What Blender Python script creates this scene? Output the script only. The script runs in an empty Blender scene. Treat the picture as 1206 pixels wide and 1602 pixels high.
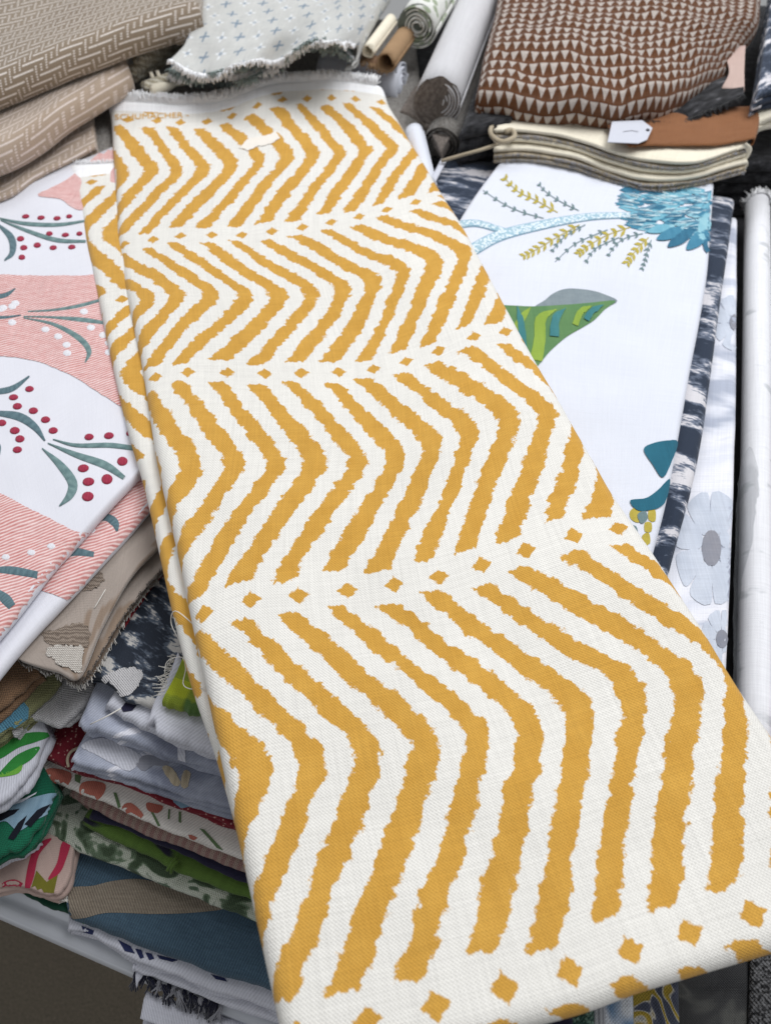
import bpy, bmesh, math, random
import numpy as np
from mathutils import Vector, noise
from mathutils.bvhtree import BVHTree
random.seed(7)
SC = bpy.context.scene
COL = SC.collection

# ------------------------------------------------------------------ camera
F, PITCH, CZ = 1205.0, math.radians(54.7), 1.29
cam_d = bpy.data.cameras.new('camera'); cam = bpy.data.objects.new('camera', cam_d); COL.objects.link(cam)
cam.location = (0, 0, CZ); cam.rotation_euler = (math.pi/2 - PITCH, 0, 0)
cam_d.sensor_fit = 'VERTICAL'; cam_d.sensor_height = 36; cam_d.lens = 36*F/1602
cam_d.clip_start = .02; cam_d.clip_end = 50
cam_d.dof.use_dof = True; cam_d.dof.focus_distance = .42; cam_d.dof.aperture_fstop = 9.0
SC.camera = cam
# ------------------------------------------------------------------ light: soft shop ceiling panels
W = bpy.data.worlds.new('World'); SC.world = W; W.use_nodes = True
bg = W.node_tree.nodes['Background']; bg.inputs[0].default_value = (.96, .98, 1.0, 1); bg.inputs[1].default_value = .35
def area(name, loc, aim, sx, sy, power, col):
    d = bpy.data.lights.new(name, 'AREA'); d.shape = 'RECTANGLE'; d.size = sx; d.size_y = sy; d.energy = power; d.color = col
    o = bpy.data.objects.new(name, d); COL.objects.link(o); o.location = loc
    o.rotation_euler = (Vector(aim)-Vector(loc)).to_track_quat('-Z', 'Y').to_euler()
area('ceiling_panel', (.70, .80, 2.5), (.05, .45, .9), 1.2, .8, 27, (.97, .985, 1.0))
area('ceiling_panel', (-.5, 1.4, 2.6), (-.05, .5, .9), 1.2, .8, 12, (.97, .985, 1.0))
SC.view_settings.view_transform = 'Standard'; SC.view_settings.look = 'None'
SC.view_settings.exposure = 0.0; SC.view_settings.gamma = 1.0

# ------------------------------------------------------------------ pixel -> place
SP, CP = math.sin(PITCH), math.cos(PITCH)
def ray(px, py):
    xd = (px-603)/F; yd = (py-801)/F
    return Vector((xd, CP-yd*SP, -(SP+yd*CP)))
def P(px, py, z):
    d = ray(px, py); return Vector((0, 0, CZ)) + d*((CZ-z)/-d.z)

# ------------------------------------------------------------------ colour
def lin(c):
    c = c/255.0
    return c/12.92 if c <= .04045 else ((c+.055)/1.055)**2.4
def H(h, k=1.0):
    h = h.lstrip('#'); return tuple(lin(int(h[i:i+2], 16))*k for i in (0, 2, 4)) + (1,)

# ------------------------------------------------------------------ node expressions
class S:
    def __init__(s, b, k): s.b = b; s.k = k
    def __add__(s, o): return s.b.m('ADD', s, o)
    __radd__ = __add__
    def __sub__(s, o): return s.b.m('SUBTRACT', s, o)
    def __rsub__(s, o): return s.b.m('SUBTRACT', o, s)
    def __mul__(s, o): return s.b.m('MULTIPLY', s, o)
    __rmul__ = __mul__
    def __truediv__(s, o): return s.b.m('DIVIDE', s, o)
    def __neg__(s): return s.b.m('MULTIPLY', s, -1.0)
class B:
    def __init__(b, name):
        b.mat = bpy.data.materials.new(name); b.mat.use_nodes = True
        b.nt = b.mat.node_tree; b.ns = b.nt.nodes; b.bsdf = b.ns['Principled BSDF']
        uv = b.ns.new('ShaderNodeUVMap'); sx = b.ns.new('ShaderNodeSeparateXYZ'); b.nt.links.new(uv.outputs[0], sx.inputs[0])
        b.u = S(b, sx.outputs[0]); b.v = S(b, sx.outputs[1])
    def put(b, sock, val):
        if isinstance(val, S): b.nt.links.new(val.k, sock)
        else: sock.default_value = val
    def m(b, op, *a, clamp=False):
        n = b.ns.new('ShaderNodeMath'); n.operation = op; n.use_clamp = clamp
        for i, x in enumerate(a): b.put(n.inputs[i], x)
        return S(b, n.outputs[0])
    def fract(b, x): return b.m('FRACT', x)
    def floor(b, x): return b.m('FLOOR', x)
    def abs(b, x): return b.m('ABSOLUTE', x)
    def sin(b, x): return b.m('SINE', x)
    def mn(b, x, y): return b.m('MINIMUM', x, y)
    def mx(b, x, y): return b.m('MAXIMUM', x, y)
    def step(b, x, e, soft):           # 0 below e, 1 above
        n = b.ns.new('ShaderNodeMapRange'); n.interpolation_type = 'SMOOTHSTEP'
        b.put(n.inputs[0], x); n.inputs[1].default_value = e-soft; n.inputs[2].default_value = e+soft
        return S(b, n.outputs[0])
    def vec(b, x, y, z=0.0):
        n = b.ns.new('ShaderNodeCombineXYZ')
        for i, q in enumerate((x, y, z)): b.put(n.inputs[i], q)
        return S(b, n.outputs[0])
    def noise(b, su, sv, detail=2.0, w=0.0, u=None, v=None, rough=.5, dist=0.0):
        n = b.ns.new('ShaderNodeTexNoise'); n.inputs['Scale'].default_value = 1.0
        n.inputs['Detail'].default_value = detail; n.inputs['Roughness'].default_value = rough; n.inputs['Distortion'].default_value = dist
        b.put(n.inputs['Vector'], b.vec((u or b.u)*su, (v or b.v)*sv, w)); return S(b, n.outputs['Fac'])
    def vor(b, su, sv, feat='F1', w=0.0, out='Distance', rnd=1.0):
        n = b.ns.new('ShaderNodeTexVoronoi'); n.feature = feat; n.inputs['Scale'].default_value = 1.0
        n.inputs['Randomness'].default_value = rnd
        b.put(n.inputs['Vector'], b.vec(b.u*su, b.v*sv, w)); return S(b, n.outputs[out])
    def mix(b, f, c1, c2, mode='MIX'):
        n = b.ns.new('ShaderNodeMix'); n.data_type = 'RGBA'; n.blend_type = mode
        b.put(n.inputs[0], f); b.put(n.inputs[6], c1); b.put(n.inputs[7], c2); return S(b, n.outputs[2])
    def ramp(b, x, stops, interp='LINEAR'):
        n = b.ns.new('ShaderNodeValToRGB'); cr = n.color_ramp; cr.interpolation = interp
        while len(cr.elements) < len(stops): cr.elements.new(.5)
        for e, (p, c) in zip(cr.elements, stops): e.position = p; e.color = c
        b.put(n.inputs[0], x); return S(b, n.outputs[0])
def fabric(name, fn, yarn=.0011, wv=.10, bump=.25, rough=.88, sheen=.15, su=1.0, sv=1.0, slub=.06, twill=False, extra=None):
    """fn(b) -> colour; a woven surface is laid over it (yarn pitch in m; su, sv = metres per uv unit)"""
    b = B(name)
    c = fn(b) if callable(fn) else S(b, None)
    if not callable(fn):
        n = b.ns.new('ShaderNodeRGB'); n.outputs[0].default_value = fn; c = S(b, n.outputs[0])
    k = 2*math.pi/yarn
    wob = b.noise(60*su, 60*sv, 1.0)*2.2
    if twill: w = b.sin(b.u*(k*su)+b.v*(k*sv*.6)+wob)
    else: w = b.sin(b.u*(k*su)+wob)*b.sin(b.v*(k*sv)+wob)
    sl = b.noise(1300*su, 35*sv, 2.0, 3.3) + b.noise(35*su, 1300*sv, 2.0, 8.1) - 1.0
    bright = w*wv + sl*(slub*4) + 1.0
    blotch = b.noise(18*su, 18*sv, 3.0, 5.5)*.10 + .95
    c = b.mix(1.0, c, b.vec(bright*blotch, bright*blotch, bright*blotch), 'MULTIPLY')
    b.put(b.bsdf.inputs['Base Color'], c)
    b.bsdf.inputs['Roughness'].default_value = rough; b.bsdf.inputs['Specular IOR Level'].default_value = .25
    b.bsdf.inputs['Sheen Weight'].default_value = sheen; b.bsdf.inputs['Sheen Roughness'].default_value = .4
    bp = b.ns.new('ShaderNodeBump'); bp.inputs['Strength'].default_value = bump; bp.inputs['Distance'].default_value = yarn*.5
    h = w*.5 + sl*.8
    if extra: h = h + extra(b)
    b.put(bp.inputs['Height'], h); b.nt.links.new(bp.outputs[0], b.bsdf.inputs['Normal'])
    return b.mat
def plain(name, c, rough=.6, spec=.3, sheen=0.0, var=.12, scale=200):
    b = B(name); n = b.ns.new('ShaderNodeTexNoise'); n.inputs['Scale'].default_value = scale; n.inputs['Detail'].default_value = 3
    g = b.ns.new('ShaderNodeTexCoord'); b.nt.links.new(g.outputs['Object'], n.inputs['Vector'])
    k = S(b, n.outputs['Fac'])*(2*var) + (1-var)
    b.put(b.bsdf.inputs['Base Color'], b.mix(1.0, c, b.vec(k, k, k), 'MULTIPLY'))
    b.bsdf.inputs['Roughness'].default_value = rough; b.bsdf.inputs['Specular IOR Level'].default_value = spec
    b.bsdf.inputs['Sheen Weight'].default_value = sheen
    return b.mat

# ------------------------------------------------------------------ things and parts
THINGS = []
def thing(name, label, cat, group=None):
    o = bpy.data.objects.new(name, None); COL.objects.link(o); o.empty_display_size = .02
    o['label'] = label; o['category'] = cat
    if group: o['group'] = group
    THINGS.append(o); return o
def mesh_obj(name, verts, faces, mat, parent=None, uvs=None, smooth=True, thick=0.0, label=None):
    me = bpy.data.meshes.new(name); me.from_pydata([tuple(v) for v in verts], [], faces); me.update()
    if uvs is not None:
        lay = me.uv_layers.new(name='UVMap'); idx = np.empty(len(me.loops), dtype=np.int32)
        me.loops.foreach_get('vertex_index', idx)
        lay.data.foreach_set('uv', np.asarray(uvs, dtype=np.float32)[idx].ravel())
    if smooth: me.polygons.foreach_set('use_smooth', [True]*len(me.polygons))
    for m in (mat if isinstance(mat, (list, tuple)) else [mat]): me.materials.append(m)
    o = bpy.data.objects.new(name, me); COL.objects.link(o)
    if parent: o.parent = parent
    if label: o['label'] = label
    if thick:
        s = o.modifiers.new('thickness', 'SOLIDIFY'); s.thickness = thick; s.offset = -1
    o['_v'] = 1
    return o

def cr(pts, t):
    """Catmull-Rom through pts (any dimension), t in 0..len-1; runs on straight past the ends"""
    n = len(pts)
    if n == 1: return pts[0]
    if t <= 0: return pts[0] + (pts[1]-pts[0])*t
    if t >= n-1: return pts[-1] + (pts[-1]-pts[-2])*(t-n+1)
    i = int(t); f = t-i
    p1, p2 = pts[i], pts[i+1]
    p0 = pts[i-1] if i > 0 else p1*2-p2
    p3 = pts[i+2] if i+2 < n else p2*2-p1
    return .5*((2*p1)+(p2-p0)*f+(2*p0-5*p1+4*p2-p3)*f*f+(3*p1-p0-3*p2+p3)*f*f*f)

class Sheet: pass
def sheet_from_grid(name, T, mat, parent, l=None, r=None, f=None, b=None, thick=.0011, uvfn=None, wr=.0012, wf=22.0, seed=0, UV=None, uvpitch=None, label=None, jag=0.0):
    """T[j][i]: top surface, j back->front, i left->right.  l/r/f/b = (radius, degrees, under) rolls that side down; None = cut edge"""
    T = [[Vector(p) for p in row] for row in T]; nj = len(T); ni = len(T[0])
    for j in range(nj):
        for i in range(ni):
            p = T[j][i]; q = Vector((p.x*wf, p.y*wf, seed*7.13))
            p.z += wr*(noise.noise(q) + .5*noise.noise(q*2.3))
            if jag and f is None and j == nj-1:
                d = (T[j][i]-T[j-1][i]).normalized(); p += d*jag*noise.noise(Vector((i*.9, seed*3.1, 0)))
    def arc(spec):
        if not spec: return [(0.0, 0.0, 0.0)]
        rad, deg, und = spec; n = max(3, int(deg/15)); out = [(0.0, 0.0, 0.0)]
        for k in range(1, n+1):
            a = math.radians(deg*k/n); out.append((rad*math.sin(a), rad*(1-math.cos(a)), rad*a))
        if und: 
            s0, d0, a0 = out[-1]
            for k in (1, 2): out.append((s0-und*k/2, d0, a0+und*k/2))
        return out
    L, R, Fr, Bk = arc(l), arc(r), arc(f), arc(b)
    cols = [(0, a) for a in reversed(L[1:])] + [(i, None) for i in range(ni)] + [(ni-1, a) for a in R[1:]]
    rows = [(0, a) for a in reversed(Bk[1:])] + [(j, None) for j in range(nj)] + [(nj-1, a) for a in Fr[1:]]
    if UV is None:
        jm, im = nj//2, ni//2
        U = [0.0]; V = [0.0]
        for i in range(1, ni): U.append(U[-1]+(T[jm][i]-T[jm][i-1]).length)
        for j in range(1, nj): V.append(V[-1]+(T[j][im]-T[j-1][im]).length)
        UV = [[(U[i], V[j]) for i in range(ni)] for j in range(nj)]; uvpitch = (1.0, 1.0)
    verts, uvs = [], []
    def flat(v): 
        v = Vector((v.x, v.y, 0)); return v.normalized() if v.length > 1e-9 else Vector((1, 0, 0))
    for (j, ra) in rows:
        for (i, ca) in cols:
            p = T[j][i].copy(); u, v = UV[j][i]; dz = 0
            if ca:
                o = flat(T[j][0]-T[j][1]) if i == 0 else flat(T[j][ni-1]-T[j][ni-2])
                p += o*ca[0]; dz = ca[1]; u += (-1 if i == 0 else 1)*ca[2]/uvpitch[0]
            if ra:
                o = flat(T[0][i]-T[1][i]) if j == 0 else flat(T[nj-1][i]-T[nj-2][i])
                p += o*ra[0]; dz = max(dz, ra[1]); v += (-1 if j == 0 else 1)*ra[2]/uvpitch[1]
            p.z -= dz; verts.append(p); uvs.append((u, v))
    nc = len(cols); faces = []
    for j in range(len(rows)-1):
        for i in range(nc-1):
            a = j*nc+i; faces.append((a, a+nc, a+nc+1, a+1))
    s = Sheet(); s.T = T
    s.obj = mesh_obj(name, verts, faces, mat, parent, uvs, True, thick, label)
    s.bvh = BVHTree.FromPolygons([tuple(v) for v in verts], faces); s.parent = parent
    return s
def net_grid(net, nu, nv, z=None):
    rows = []
    for row in net:
        pts = [P(q[0], q[1], q[2] if len(q) > 2 else z) for q in row]
        rows.append([cr(pts, (len(pts)-1)*i/(nu-1)) for i in range(nu)])
    return [[cr([rw[i] for rw in rows], (len(rows)-1)*j/(nv-1)) for i in range(nu)] for j in range(nv)]
def sheet(name, net, mat, parent, z=None, nu=40, nv=40, **k):
    return sheet_from_grid(name, net_grid(net, nu, nv, z), mat, parent, **k)
def layers(net, mat, parent, z, n, gap, nu=40, nv=24, push=0.0, name='layer', seed=0, **k):
    """more thicknesses of the same folded cloth, one under another"""
    for q in range(1, n+1):
        g = net_grid(net, nu, nv, z)
        for j in range(nv):
            for i in range(nu):
                g[j][i].z -= gap*q
        if push:
            for i in range(nu):
                d = (g[nv-1][i]-g[nv-2][i]); d.z = 0; d = d.normalized()
                am = push*q*(.6+.8*noise.noise(Vector((i*.12, q*3.7, seed))))
                for j in range(nv): g[j][i] += d*am*(j/(nv-1))
        sheet_from_grid(name, g, mat, parent, seed=seed+q, **k)

def resample(poly, smooth, step):
    pts = [np.array(p, float) for p in poly]; n = len(pts); out = []
    for i in range(n):
        p1, p2 = pts[i], pts[(i+1) % n]; m = max(1, int(np.linalg.norm(p2-p1)/step))
        for k in range(m):
            t = k/m
            if smooth:
                p0, p3 = pts[i-1], pts[(i+2) % n]
                q = .5*((2*p1)+(p2-p0)*t+(2*p0-5*p1+4*p2-p3)*t*t+(3*p1-p0-3*p2+p3)*t**3)
            else: q = p1+(p2-p1)*t
            out.append(q)
    return out
ORG = Vector((0, 0, CZ))
def drop(s, x, y, eps=.0004):
    h = s.bvh.ray_cast(ORG, ray(x, y).normalized())
    if h[0] is None: return None
    n = h[1]
    if n.z < 0: n = -n
    return h[0]+n*eps, n
def patch(name, polys, s, mat, smooth=True, step=6, eps=.0004, mesh_step=11, parent=None, rough_edge=0.0, join=False):
    """flat print laid on a cloth: outlines in photograph pixels, dropped on to the cloth's surface"""
    if len(polys) > 1 and not join:
        for q in polys: patch(name, [q], s, mat, smooth, step, eps, mesh_step, parent, rough_edge)
        return
    V, Fc, UVs = [], [], []
    for poly in polys:
        pts = resample(poly, smooth, step)
        if rough_edge: pts = [q+np.array([random.uniform(-1, 1), random.uniform(-1, 1)])*rough_edge for q in pts]
        bm = bmesh.new(); vs = [bm.verts.new((q[0], q[1], 0)) for q in pts]
        try: fc = bm.faces.new(vs)
        except ValueError: bm.free(); continue
        bmesh.ops.triangulate(bm, faces=[fc])
        for _ in range(6):
            es = [e for e in bm.edges if e.calc_length() > mesh_step]
            if not es: break
            bmesh.ops.subdivide_edges(bm, edges=es, cuts=1); bmesh.ops.triangulate(bm, faces=bm.faces[:])
        bm.verts.index_update(); m = {}
        for v in bm.verts:
            h = drop(s, v.co.x, v.co.y, eps)
            if h: m[v.index] = len(V); V.append(h[0]); UVs.append((h[0].x, h[0].y))
        for fa in bm.faces:
            if all(v.index in m for v in fa.verts): Fc.append([m[v.index] for v in fa.verts][::-1])
        bm.free()
    if not Fc: return None
    return mesh_obj(name, V, Fc, mat, parent or s.obj, UVs, True)
def leaf_strip(name, pts, wid, s, mat, h=.0006, parent=None, n=18):
    """raised satin-stitch leaf: centre line in pixels with a width profile in pixels"""
    ps = [np.array(p, float) for p in pts]; V, Fc, UVs = [], [], []; m = 7
    for k in range(n+1):
        t = k/n*(len(ps)-1); c = cr(ps, t); d = cr(ps, min(t+.02, len(ps)-1))-cr(ps, max(t-.02, 0)); d = d/(np.linalg.norm(d)+1e-9)
        nn = np.array([-d[1], d[0]]); w = float(cr([np.array([q]) for q in wid], k/n*(len(wid)-1))[0])
        for q in range(m):
            a = -1+2*q/(m-1); x, y = c+nn*w*.5*a
            hp = drop(s, x, y, .0003+h*math.sqrt(max(0, 1-a*a)))
            if hp is None: return None
            V.append(hp[0]); UVs.append((k/n*.02, a*.002))
    for k in range(n):
        for q in range(m-1):
            a = k*m+q; Fc.append((a, a+1, a+m+1, a+m))
    return mesh_obj(name, V, Fc, mat, parent or s.obj, UVs, True)
def bead(name, x, y, rx, ry, s, mat, h=.0018, parent=None, rot=0.0):
    V, Fc, UVs = [], [], []; n = 12
    for ring, (rr, hh) in enumerate(((1.0, .0), (.92, .55), (.6, .9))):
        for k in range(n):
            a = 2*math.pi*k/n; ex, ey = rx*rr*math.cos(a), ry*rr*math.sin(a)
            hp = drop(s, x+ex*math.cos(rot)-ey*math.sin(rot), y+ex*math.sin(rot)+ey*math.cos(rot), .0002+h*hh)
            if hp is None: return None
            V.append(hp[0]); UVs.append((ex*.0005, ey*.0005))
    hp = drop(s, x, y, h*.95)
    V.append(hp[0]); UVs.append((0, 0))
    for r_ in range(2):
        for k in range(n):
            a = r_*n+k; b_ = r_*n+(k+1) % n; Fc.append((a, a+n, b_+n, b_))
    for k in range(n): Fc.append((2*n+k, 3*n, 2*n+(k+1) % n))
    return mesh_obj(name, V, Fc, mat, parent or s.obj, UVs, True)
def tubes(name, lines, rad, mat, parent=None, sides=5, label=None):
    V, Fc, UVs = [], [], []
    for ln in lines:
        ln = [Vector(p) for p in ln]; base = len(V)
        for k, p in enumerate(ln):
            d = (ln[min(k+1, len(ln)-1)]-ln[max(k-1, 0)])
            d = d.normalized() if d.length > 1e-9 else Vector((1, 0, 0))
            a = d.cross(Vector((.13, .21, .97))); a = a.normalized() if a.length > 1e-6 else Vector((1, 0, 0)); c = d.cross(a)
            rr = rad(k/(len(ln)-1)) if callable(rad) else rad
            for q in range(sides):
                an = 2*math.pi*q/sides; V.append(p+a*rr*math.cos(an)+c*rr*math.sin(an)); UVs.append((q/sides*rad*6 if not callable(rad) else q/sides*.03, k*.004))
        for k in range(len(ln)-1):
            for q in range(sides):
                a0 = base+k*sides+q; a1 = base+k*sides+(q+1) % sides; Fc.append((a0, a1, a1+sides, a0+sides))
        Fc.append(tuple(range(base, base+sides))[::-1]); e = base+(len(ln)-1)*sides; Fc.append(tuple(range(e, e+sides)))
    return mesh_obj(name, V, Fc, mat, parent, UVs, True, 0, label)
def fray(name, edge, n, ln, mat, parent, rad=.00022, out=None, droopz=.5):
    """short loose threads along an edge (list of (point, outward))"""
    lines = []
    for _ in range(n):
        t = random.random()*(len(edge)-1); i = int(t); f = t-i; i2 = min(i+1, len(edge)-1)
        p = edge[i][0].lerp(edge[i2][0], f); o = edge[i][1].lerp(edge[i2][1], f)
        o = (o + Vector((random.uniform(-.6, .6), random.uniform(-.6, .6), random.uniform(-.5, .5)))).normalized()
        L_ = ln*random.uniform(.3, 1.2); g = Vector((0, 0, -1))*L_*droopz
        lines.append([p-o*.001, p+o*L_*.5, p+o*L_+g*random.uniform(0, .6)])
    o = tubes(name, lines, rad, mat, parent, 3); o['kind'] = 'stuff'; return o
def front_edge(s, j=-1):
    g = s.T; return [(g[j][i].copy(), (g[j][i]-g[j-1][i] if j == -1 else g[0][i]-g[1][i]).normalized()) for i in range(len(g[0]))]
def side_edge(s, i):
    g = s.T; k = 1 if i == 0 else -2
    return [(g[j][i].copy(), (g[j][i]-g[j][k]).normalized()) for j in range(len(g))]
def roll(name, p0, p1, R, mat, parent, r0=.004, turns=6, n=40, thick=.0012, ph=0.0, flat=1.0):
    """a cloth wound up: spiral section swept from p0 (seen end) to p1"""
    p0, p1 = Vector(p0), Vector(p1); d = (p1-p0).normalized(); a = d.cross(Vector((0, 0, 1))).normalized(); c = a.cross(d)
    N = turns*n; V, Fc, UVs = [], [], []; ks = 10; arc = 0
    for q in range(N+1):
        t = q/N; an = ph+2*math.pi*turns*t; rr = r0+(R-r0)*t; arc += rr*2*math.pi*turns/N
        rr *= 1+.05*noise.noise(Vector((q*.11, R*900, 0)))
        for k in range(ks+1):
            base = p0.lerp(p1, k/ks); jit = d*(.0025*noise.noise(Vector((q*.16, 3.3, R*333))) if k == 0 else 0)
            V.append(base+jit+a*rr*math.cos(an)+c*rr*math.sin(an)*flat); UVs.append((arc, k/ks*(p1-p0).length))
    for q in range(N):
        for k in range(ks):
            i = q*(ks+1)+k; Fc.append((i, i+1, i+ks+2, i+ks+1))
    o = mesh_obj(name, V, Fc, mat, parent, UVs, True, thick)
    s = Sheet(); s.obj = o; s.bvh = BVHTree.FromPolygons([tuple(v) for v in V], Fc); s.T = None; return s
def slab(name, front, z, th, mat, parent, back=(0, -170), l=None, r=None, nu=48, nv=16, n_in=1, in_mat=None, wr=.0018, seed=0, zt=None, depth=None, jag=0.0, plies=None):
    """folded cloth seen by its fold: front fold line in pixels at height z, thickness th"""
    fr = [P(q[0], q[1], z) for q in front]
    if depth:
        d = fr[-1]-fr[0]; nrm = Vector((-d.y, d.x, 0)).normalized(); bk = [p+nrm*depth for p in fr]
    else: bk = [P(q[0]+back[0], q[1]+back[1], z) for q in front]
    def grid(dz, inset):
        g = []
        for j in range(nv):
            t = (j/(nv-1))**.7; row = []
            for i in range(nu):
                s_ = (len(fr)-1)*i/(nu-1); a = cr(bk, s_); c = cr(fr, s_); q = a.lerp(c, t); q.z -= dz
                q -= (c-a).normalized()*inset; row.append(q)
            g.append(row)
        return g
    plies = plies or (3 if th >= .018 else 2 if th >= .0105 else 1); t1 = th/plies; rad = t1/2-.0003; first = None
    for p_ in range(plies):
        off = 0 if p_ == 0 else random.uniform(-.0022, .0020); g = grid(p_*t1, rad-off)
        for i in range(nu):
            w_ = .0022*noise.noise(Vector((i*.13, p_*4.1+seed, z*90)))+.0008*noise.noise(Vector((i*.5, p_*4.1+seed, z*90)))
            for j in range(nv):
                q = g[j][i]; d = g[nv-1][i]-g[0][i]; q += d.normalized()*w_*(j/(nv-1))**2
        ll = (rad, l[1], l[2]) if l else None
        o = sheet_from_grid(name if p_ == 0 else 'lower_fold', g, mat, parent, l=ll, r=r, f=(rad, 180, .02), wr=wr if p_ == 0 else wr*.6, wf=32, seed=seed+p_, thick=.001)
        first = first or o
        for k in range(n_in):
            e = t1/2*(k+1)/(n_in+1)
            if rad-e < .0006: continue
            g2 = [[q-Vector((0, 0, e)) for q in row] for row in g]
            sheet_from_grid('inner_fold', g2, in_mat or mat, parent, f=(rad-e, 180, .02), wr=wr*.6, wf=32, seed=seed+p_, thick=.001)
    return first

# ================================================================== SETTING
def m_carpet(b):
    n = b.noise(500, 500, 3, 1.0); return b.ramp(n, [(.3, H('#5f574b')), (.7, H('#9b907f'))])
M_carpet = fabric('carpet', m_carpet, yarn=.004, wv=.25, bump=.8, rough=1.0)
fl = mesh_obj('floor', [(-3, -3, 0), (3, -3, 0), (3, 3, 0), (-3, 3, 0)], [(0, 1, 2, 3)], M_carpet, None, [(-3, -3), (3, -3), (3, 3), (-3, 3)], False)
fl['kind'] = 'structure'

# ---- table: moulded white top with a raised, rounded rim
M_table = plain('white_moulded_plastic', H('#c9ccd3'), .45, .4, 0, .05, 60)
M_leg = plain('grey_steel', H('#8d9096'), .4, .5)
tb = thing('folding_table', 'white moulded folding table with a rounded rim under the heaped fabrics', 'table')
e0, e1 = P(0, 1440, .742), P(290, 1568, .742)
td = (e1-e0); td.z = 0; td.normalize(); tn = Vector((-td.y, td.x, 0))
TO = e0 - td*.85
prof = [(.012, .712), (.002, .716), (0, .724), (.0005, .738), (.003, .7445), (.008, .7468), (.0105, .7455), (.012, .745), (.0135, .7455), (.017, .751), (.022, .7535), (.029, .7545), (.036, .7535), (.040, .751), (.043, .7500)]
def table_top():
    L, D = 1.85, .80
    ring = []                                    # same profile all round: inset rectangle
    V, Fc = [], []
    for (o, z) in prof:
        rr = .03
        base = []
        for (cx, cy, a0) in ((L-rr-0, rr, -90), (L-rr, D-rr, 0), (rr, D-rr, 90), (rr, rr, 180)):
            for k in range(7):
                a = math.radians(a0+90*k/6); r_ = max(rr-o, .0) if o < rr else 0
                ox = o if o > rr else rr; ox = max(o, rr) - rr
                x = cx+r_*math.cos(a); y = cy+r_*math.sin(a)
                x += -ox if cx > L/2 else ox; y += -ox if cy > D/2 else ox
                base.append((x, y))
        ring.append([len(V)+i for i in range(len(base))])
        for (x, y) in base:
            q = TO+td*x+tn*y; V.append((q.x, q.y, z))
    for a, b_ in zip(ring[:-1], ring[1:]):
        for i in range(len(a)): Fc.append((a[i], a[(i+1) % len(a)], b_[(i+1) % len(a)], b_[i]))
    Fc.append(tuple(ring[-1])); Fc.append(tuple(reversed(ring[0])))
    return V, Fc
V_, F_ = table_top()
mesh_obj('table_top', V_, F_, M_table, tb)
for (x, y) in ((.18, .10), (1.67, .10), (.18, .70), (1.67, .70)):
    q = TO+td*x+tn*y; tubes('leg', [[(q.x, q.y, .714), (q.x, q.y, .36), (q.x, q.y, 0)]], .014, M_leg, tb, 12)
for x in (.18, 1.67):
    a, c = TO+td*x+tn*.11, TO+td*x+tn*.69; tubes('stretcher', [[(a.x, a.y, .2), ((a.x+c.x)/2, (a.y+c.y)/2, .2), (c.x, c.y, .2)]], .010, M_leg, tb, 10)

# ================================================================== MATERIALS
YEL, CRM = H('#cf9a35'), H('#e5e2dc')
def m_yellow(b):
    u, v = b.u, b.v
    n = b.floor(v); t = v-n
    par = b.m('ABSOLUTE', b.m('MODULO', n, 2.0))
    dl = par*.48 + 2.02
    tt = .47
    c = b.m('SMOOTH_MIN', t/tt, (1.0-t)/(1-tt), .36)*dl
    jag = (b.noise(3.8, 30, 4.0, 1.7, rough=.68)-.5)*.90 + (b.noise(1.6, 9, 1.0, 4.1)-.5)*.14
    wig = (b.noise(.7, 6.0, 1.0, 9.0)-.5)*.22
    sc = u-.47-c+wig
    si = b.floor(sc+.5); s = sc-si
    hw = b.sin(si*2.3+n*4.1)*.024+.210+b.step(t, .16, .2)*.050
    end = b.mn(t-.052, .940-t)                         # distance to stroke ends
    ej = b.sin(si*3.7+n*1.9)*.012 + (b.noise(9, 9, 2.0, 6.0)-.5)*.035
    d_end = (end+ej)*9.0
    d = b.m('SMOOTH_MIN', hw-b.abs(s)+jag*.55, d_end, .12)
    stripe = b.step(d, 0.0, .022)
    du = b.abs(u-b.floor(u+.5)); dv = b.abs(v-b.floor(v+.5))
    dd = .215-du-dv*7.4+(b.noise(9, 70, 2.0, 2.2)-.5)*.22
    dot = b.step(dd, 0.0, .022)
    vis = b.step(v, -.06, .002)
    mask = b.mx(stripe, dot)*vis
    tone = b.noise(2.2, 15, 3.0, 7.7)
    thr = b.noise(26, 420, 2.0, 3.0)*.5+b.noise(60, 170, 2.0, 6.0)*.5
    yel = b.mix(b.m('MULTIPLY', tone*.5+thr*.5, 1.0), H('#b5812a'), H('#e0b055'))
    base = b.mix(vis, H('#f4f4f6'), CRM)
    return b.mix(mask, base, yel)
M_yellow = fabric('yellow_chevron_linen', m_yellow, yarn=.00150, wv=.10, bump=.45, su=.0245, sv=.168, slub=.065)
M_selv = plain('white_selvedge_thread', H('#f1f1f3'), .9, .1, .3, .03)

def m_pinkhatch(b):
    r = b.u*math.cos(.32)-b.v*math.sin(.32)*-1.0
    across = b.v*math.cos(.47)-b.u*math.sin(.47)
    w = b.fract(across*470+b.noise(26, 26, 3.0)*3.2)
    f = b.step(b.abs(w-.5), .27+0.0, .12)
    g = b.noise(260, 260, 2.0, 2.0)
    return b.mix(f*.62+g*.35+(b.noise(60, 400, 2.0, 3.0)-.5)*.5, H('#c17470'), H('#eddad8'))
M_pink = fabric('pink_hatched_print', m_pinkhatch, yarn=.0009, wv=.05, bump=.2)
M_pinkwhite = fabric('white_cotton', H('#dddde5'), yarn=.0009, wv=.04, bump=.2, slub=.02)
def m_stitch(c1, c2, name, k=2600):
    def f(b): return b.mix(b.noise(900, 300, 3.0)*.9+b.sin(b.u*k+b.v*900)*.12, c1, c2)
    return fabric(name, f, yarn=.0007, wv=.15, bump=.5, rough=.55, sheen=.3)
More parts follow.
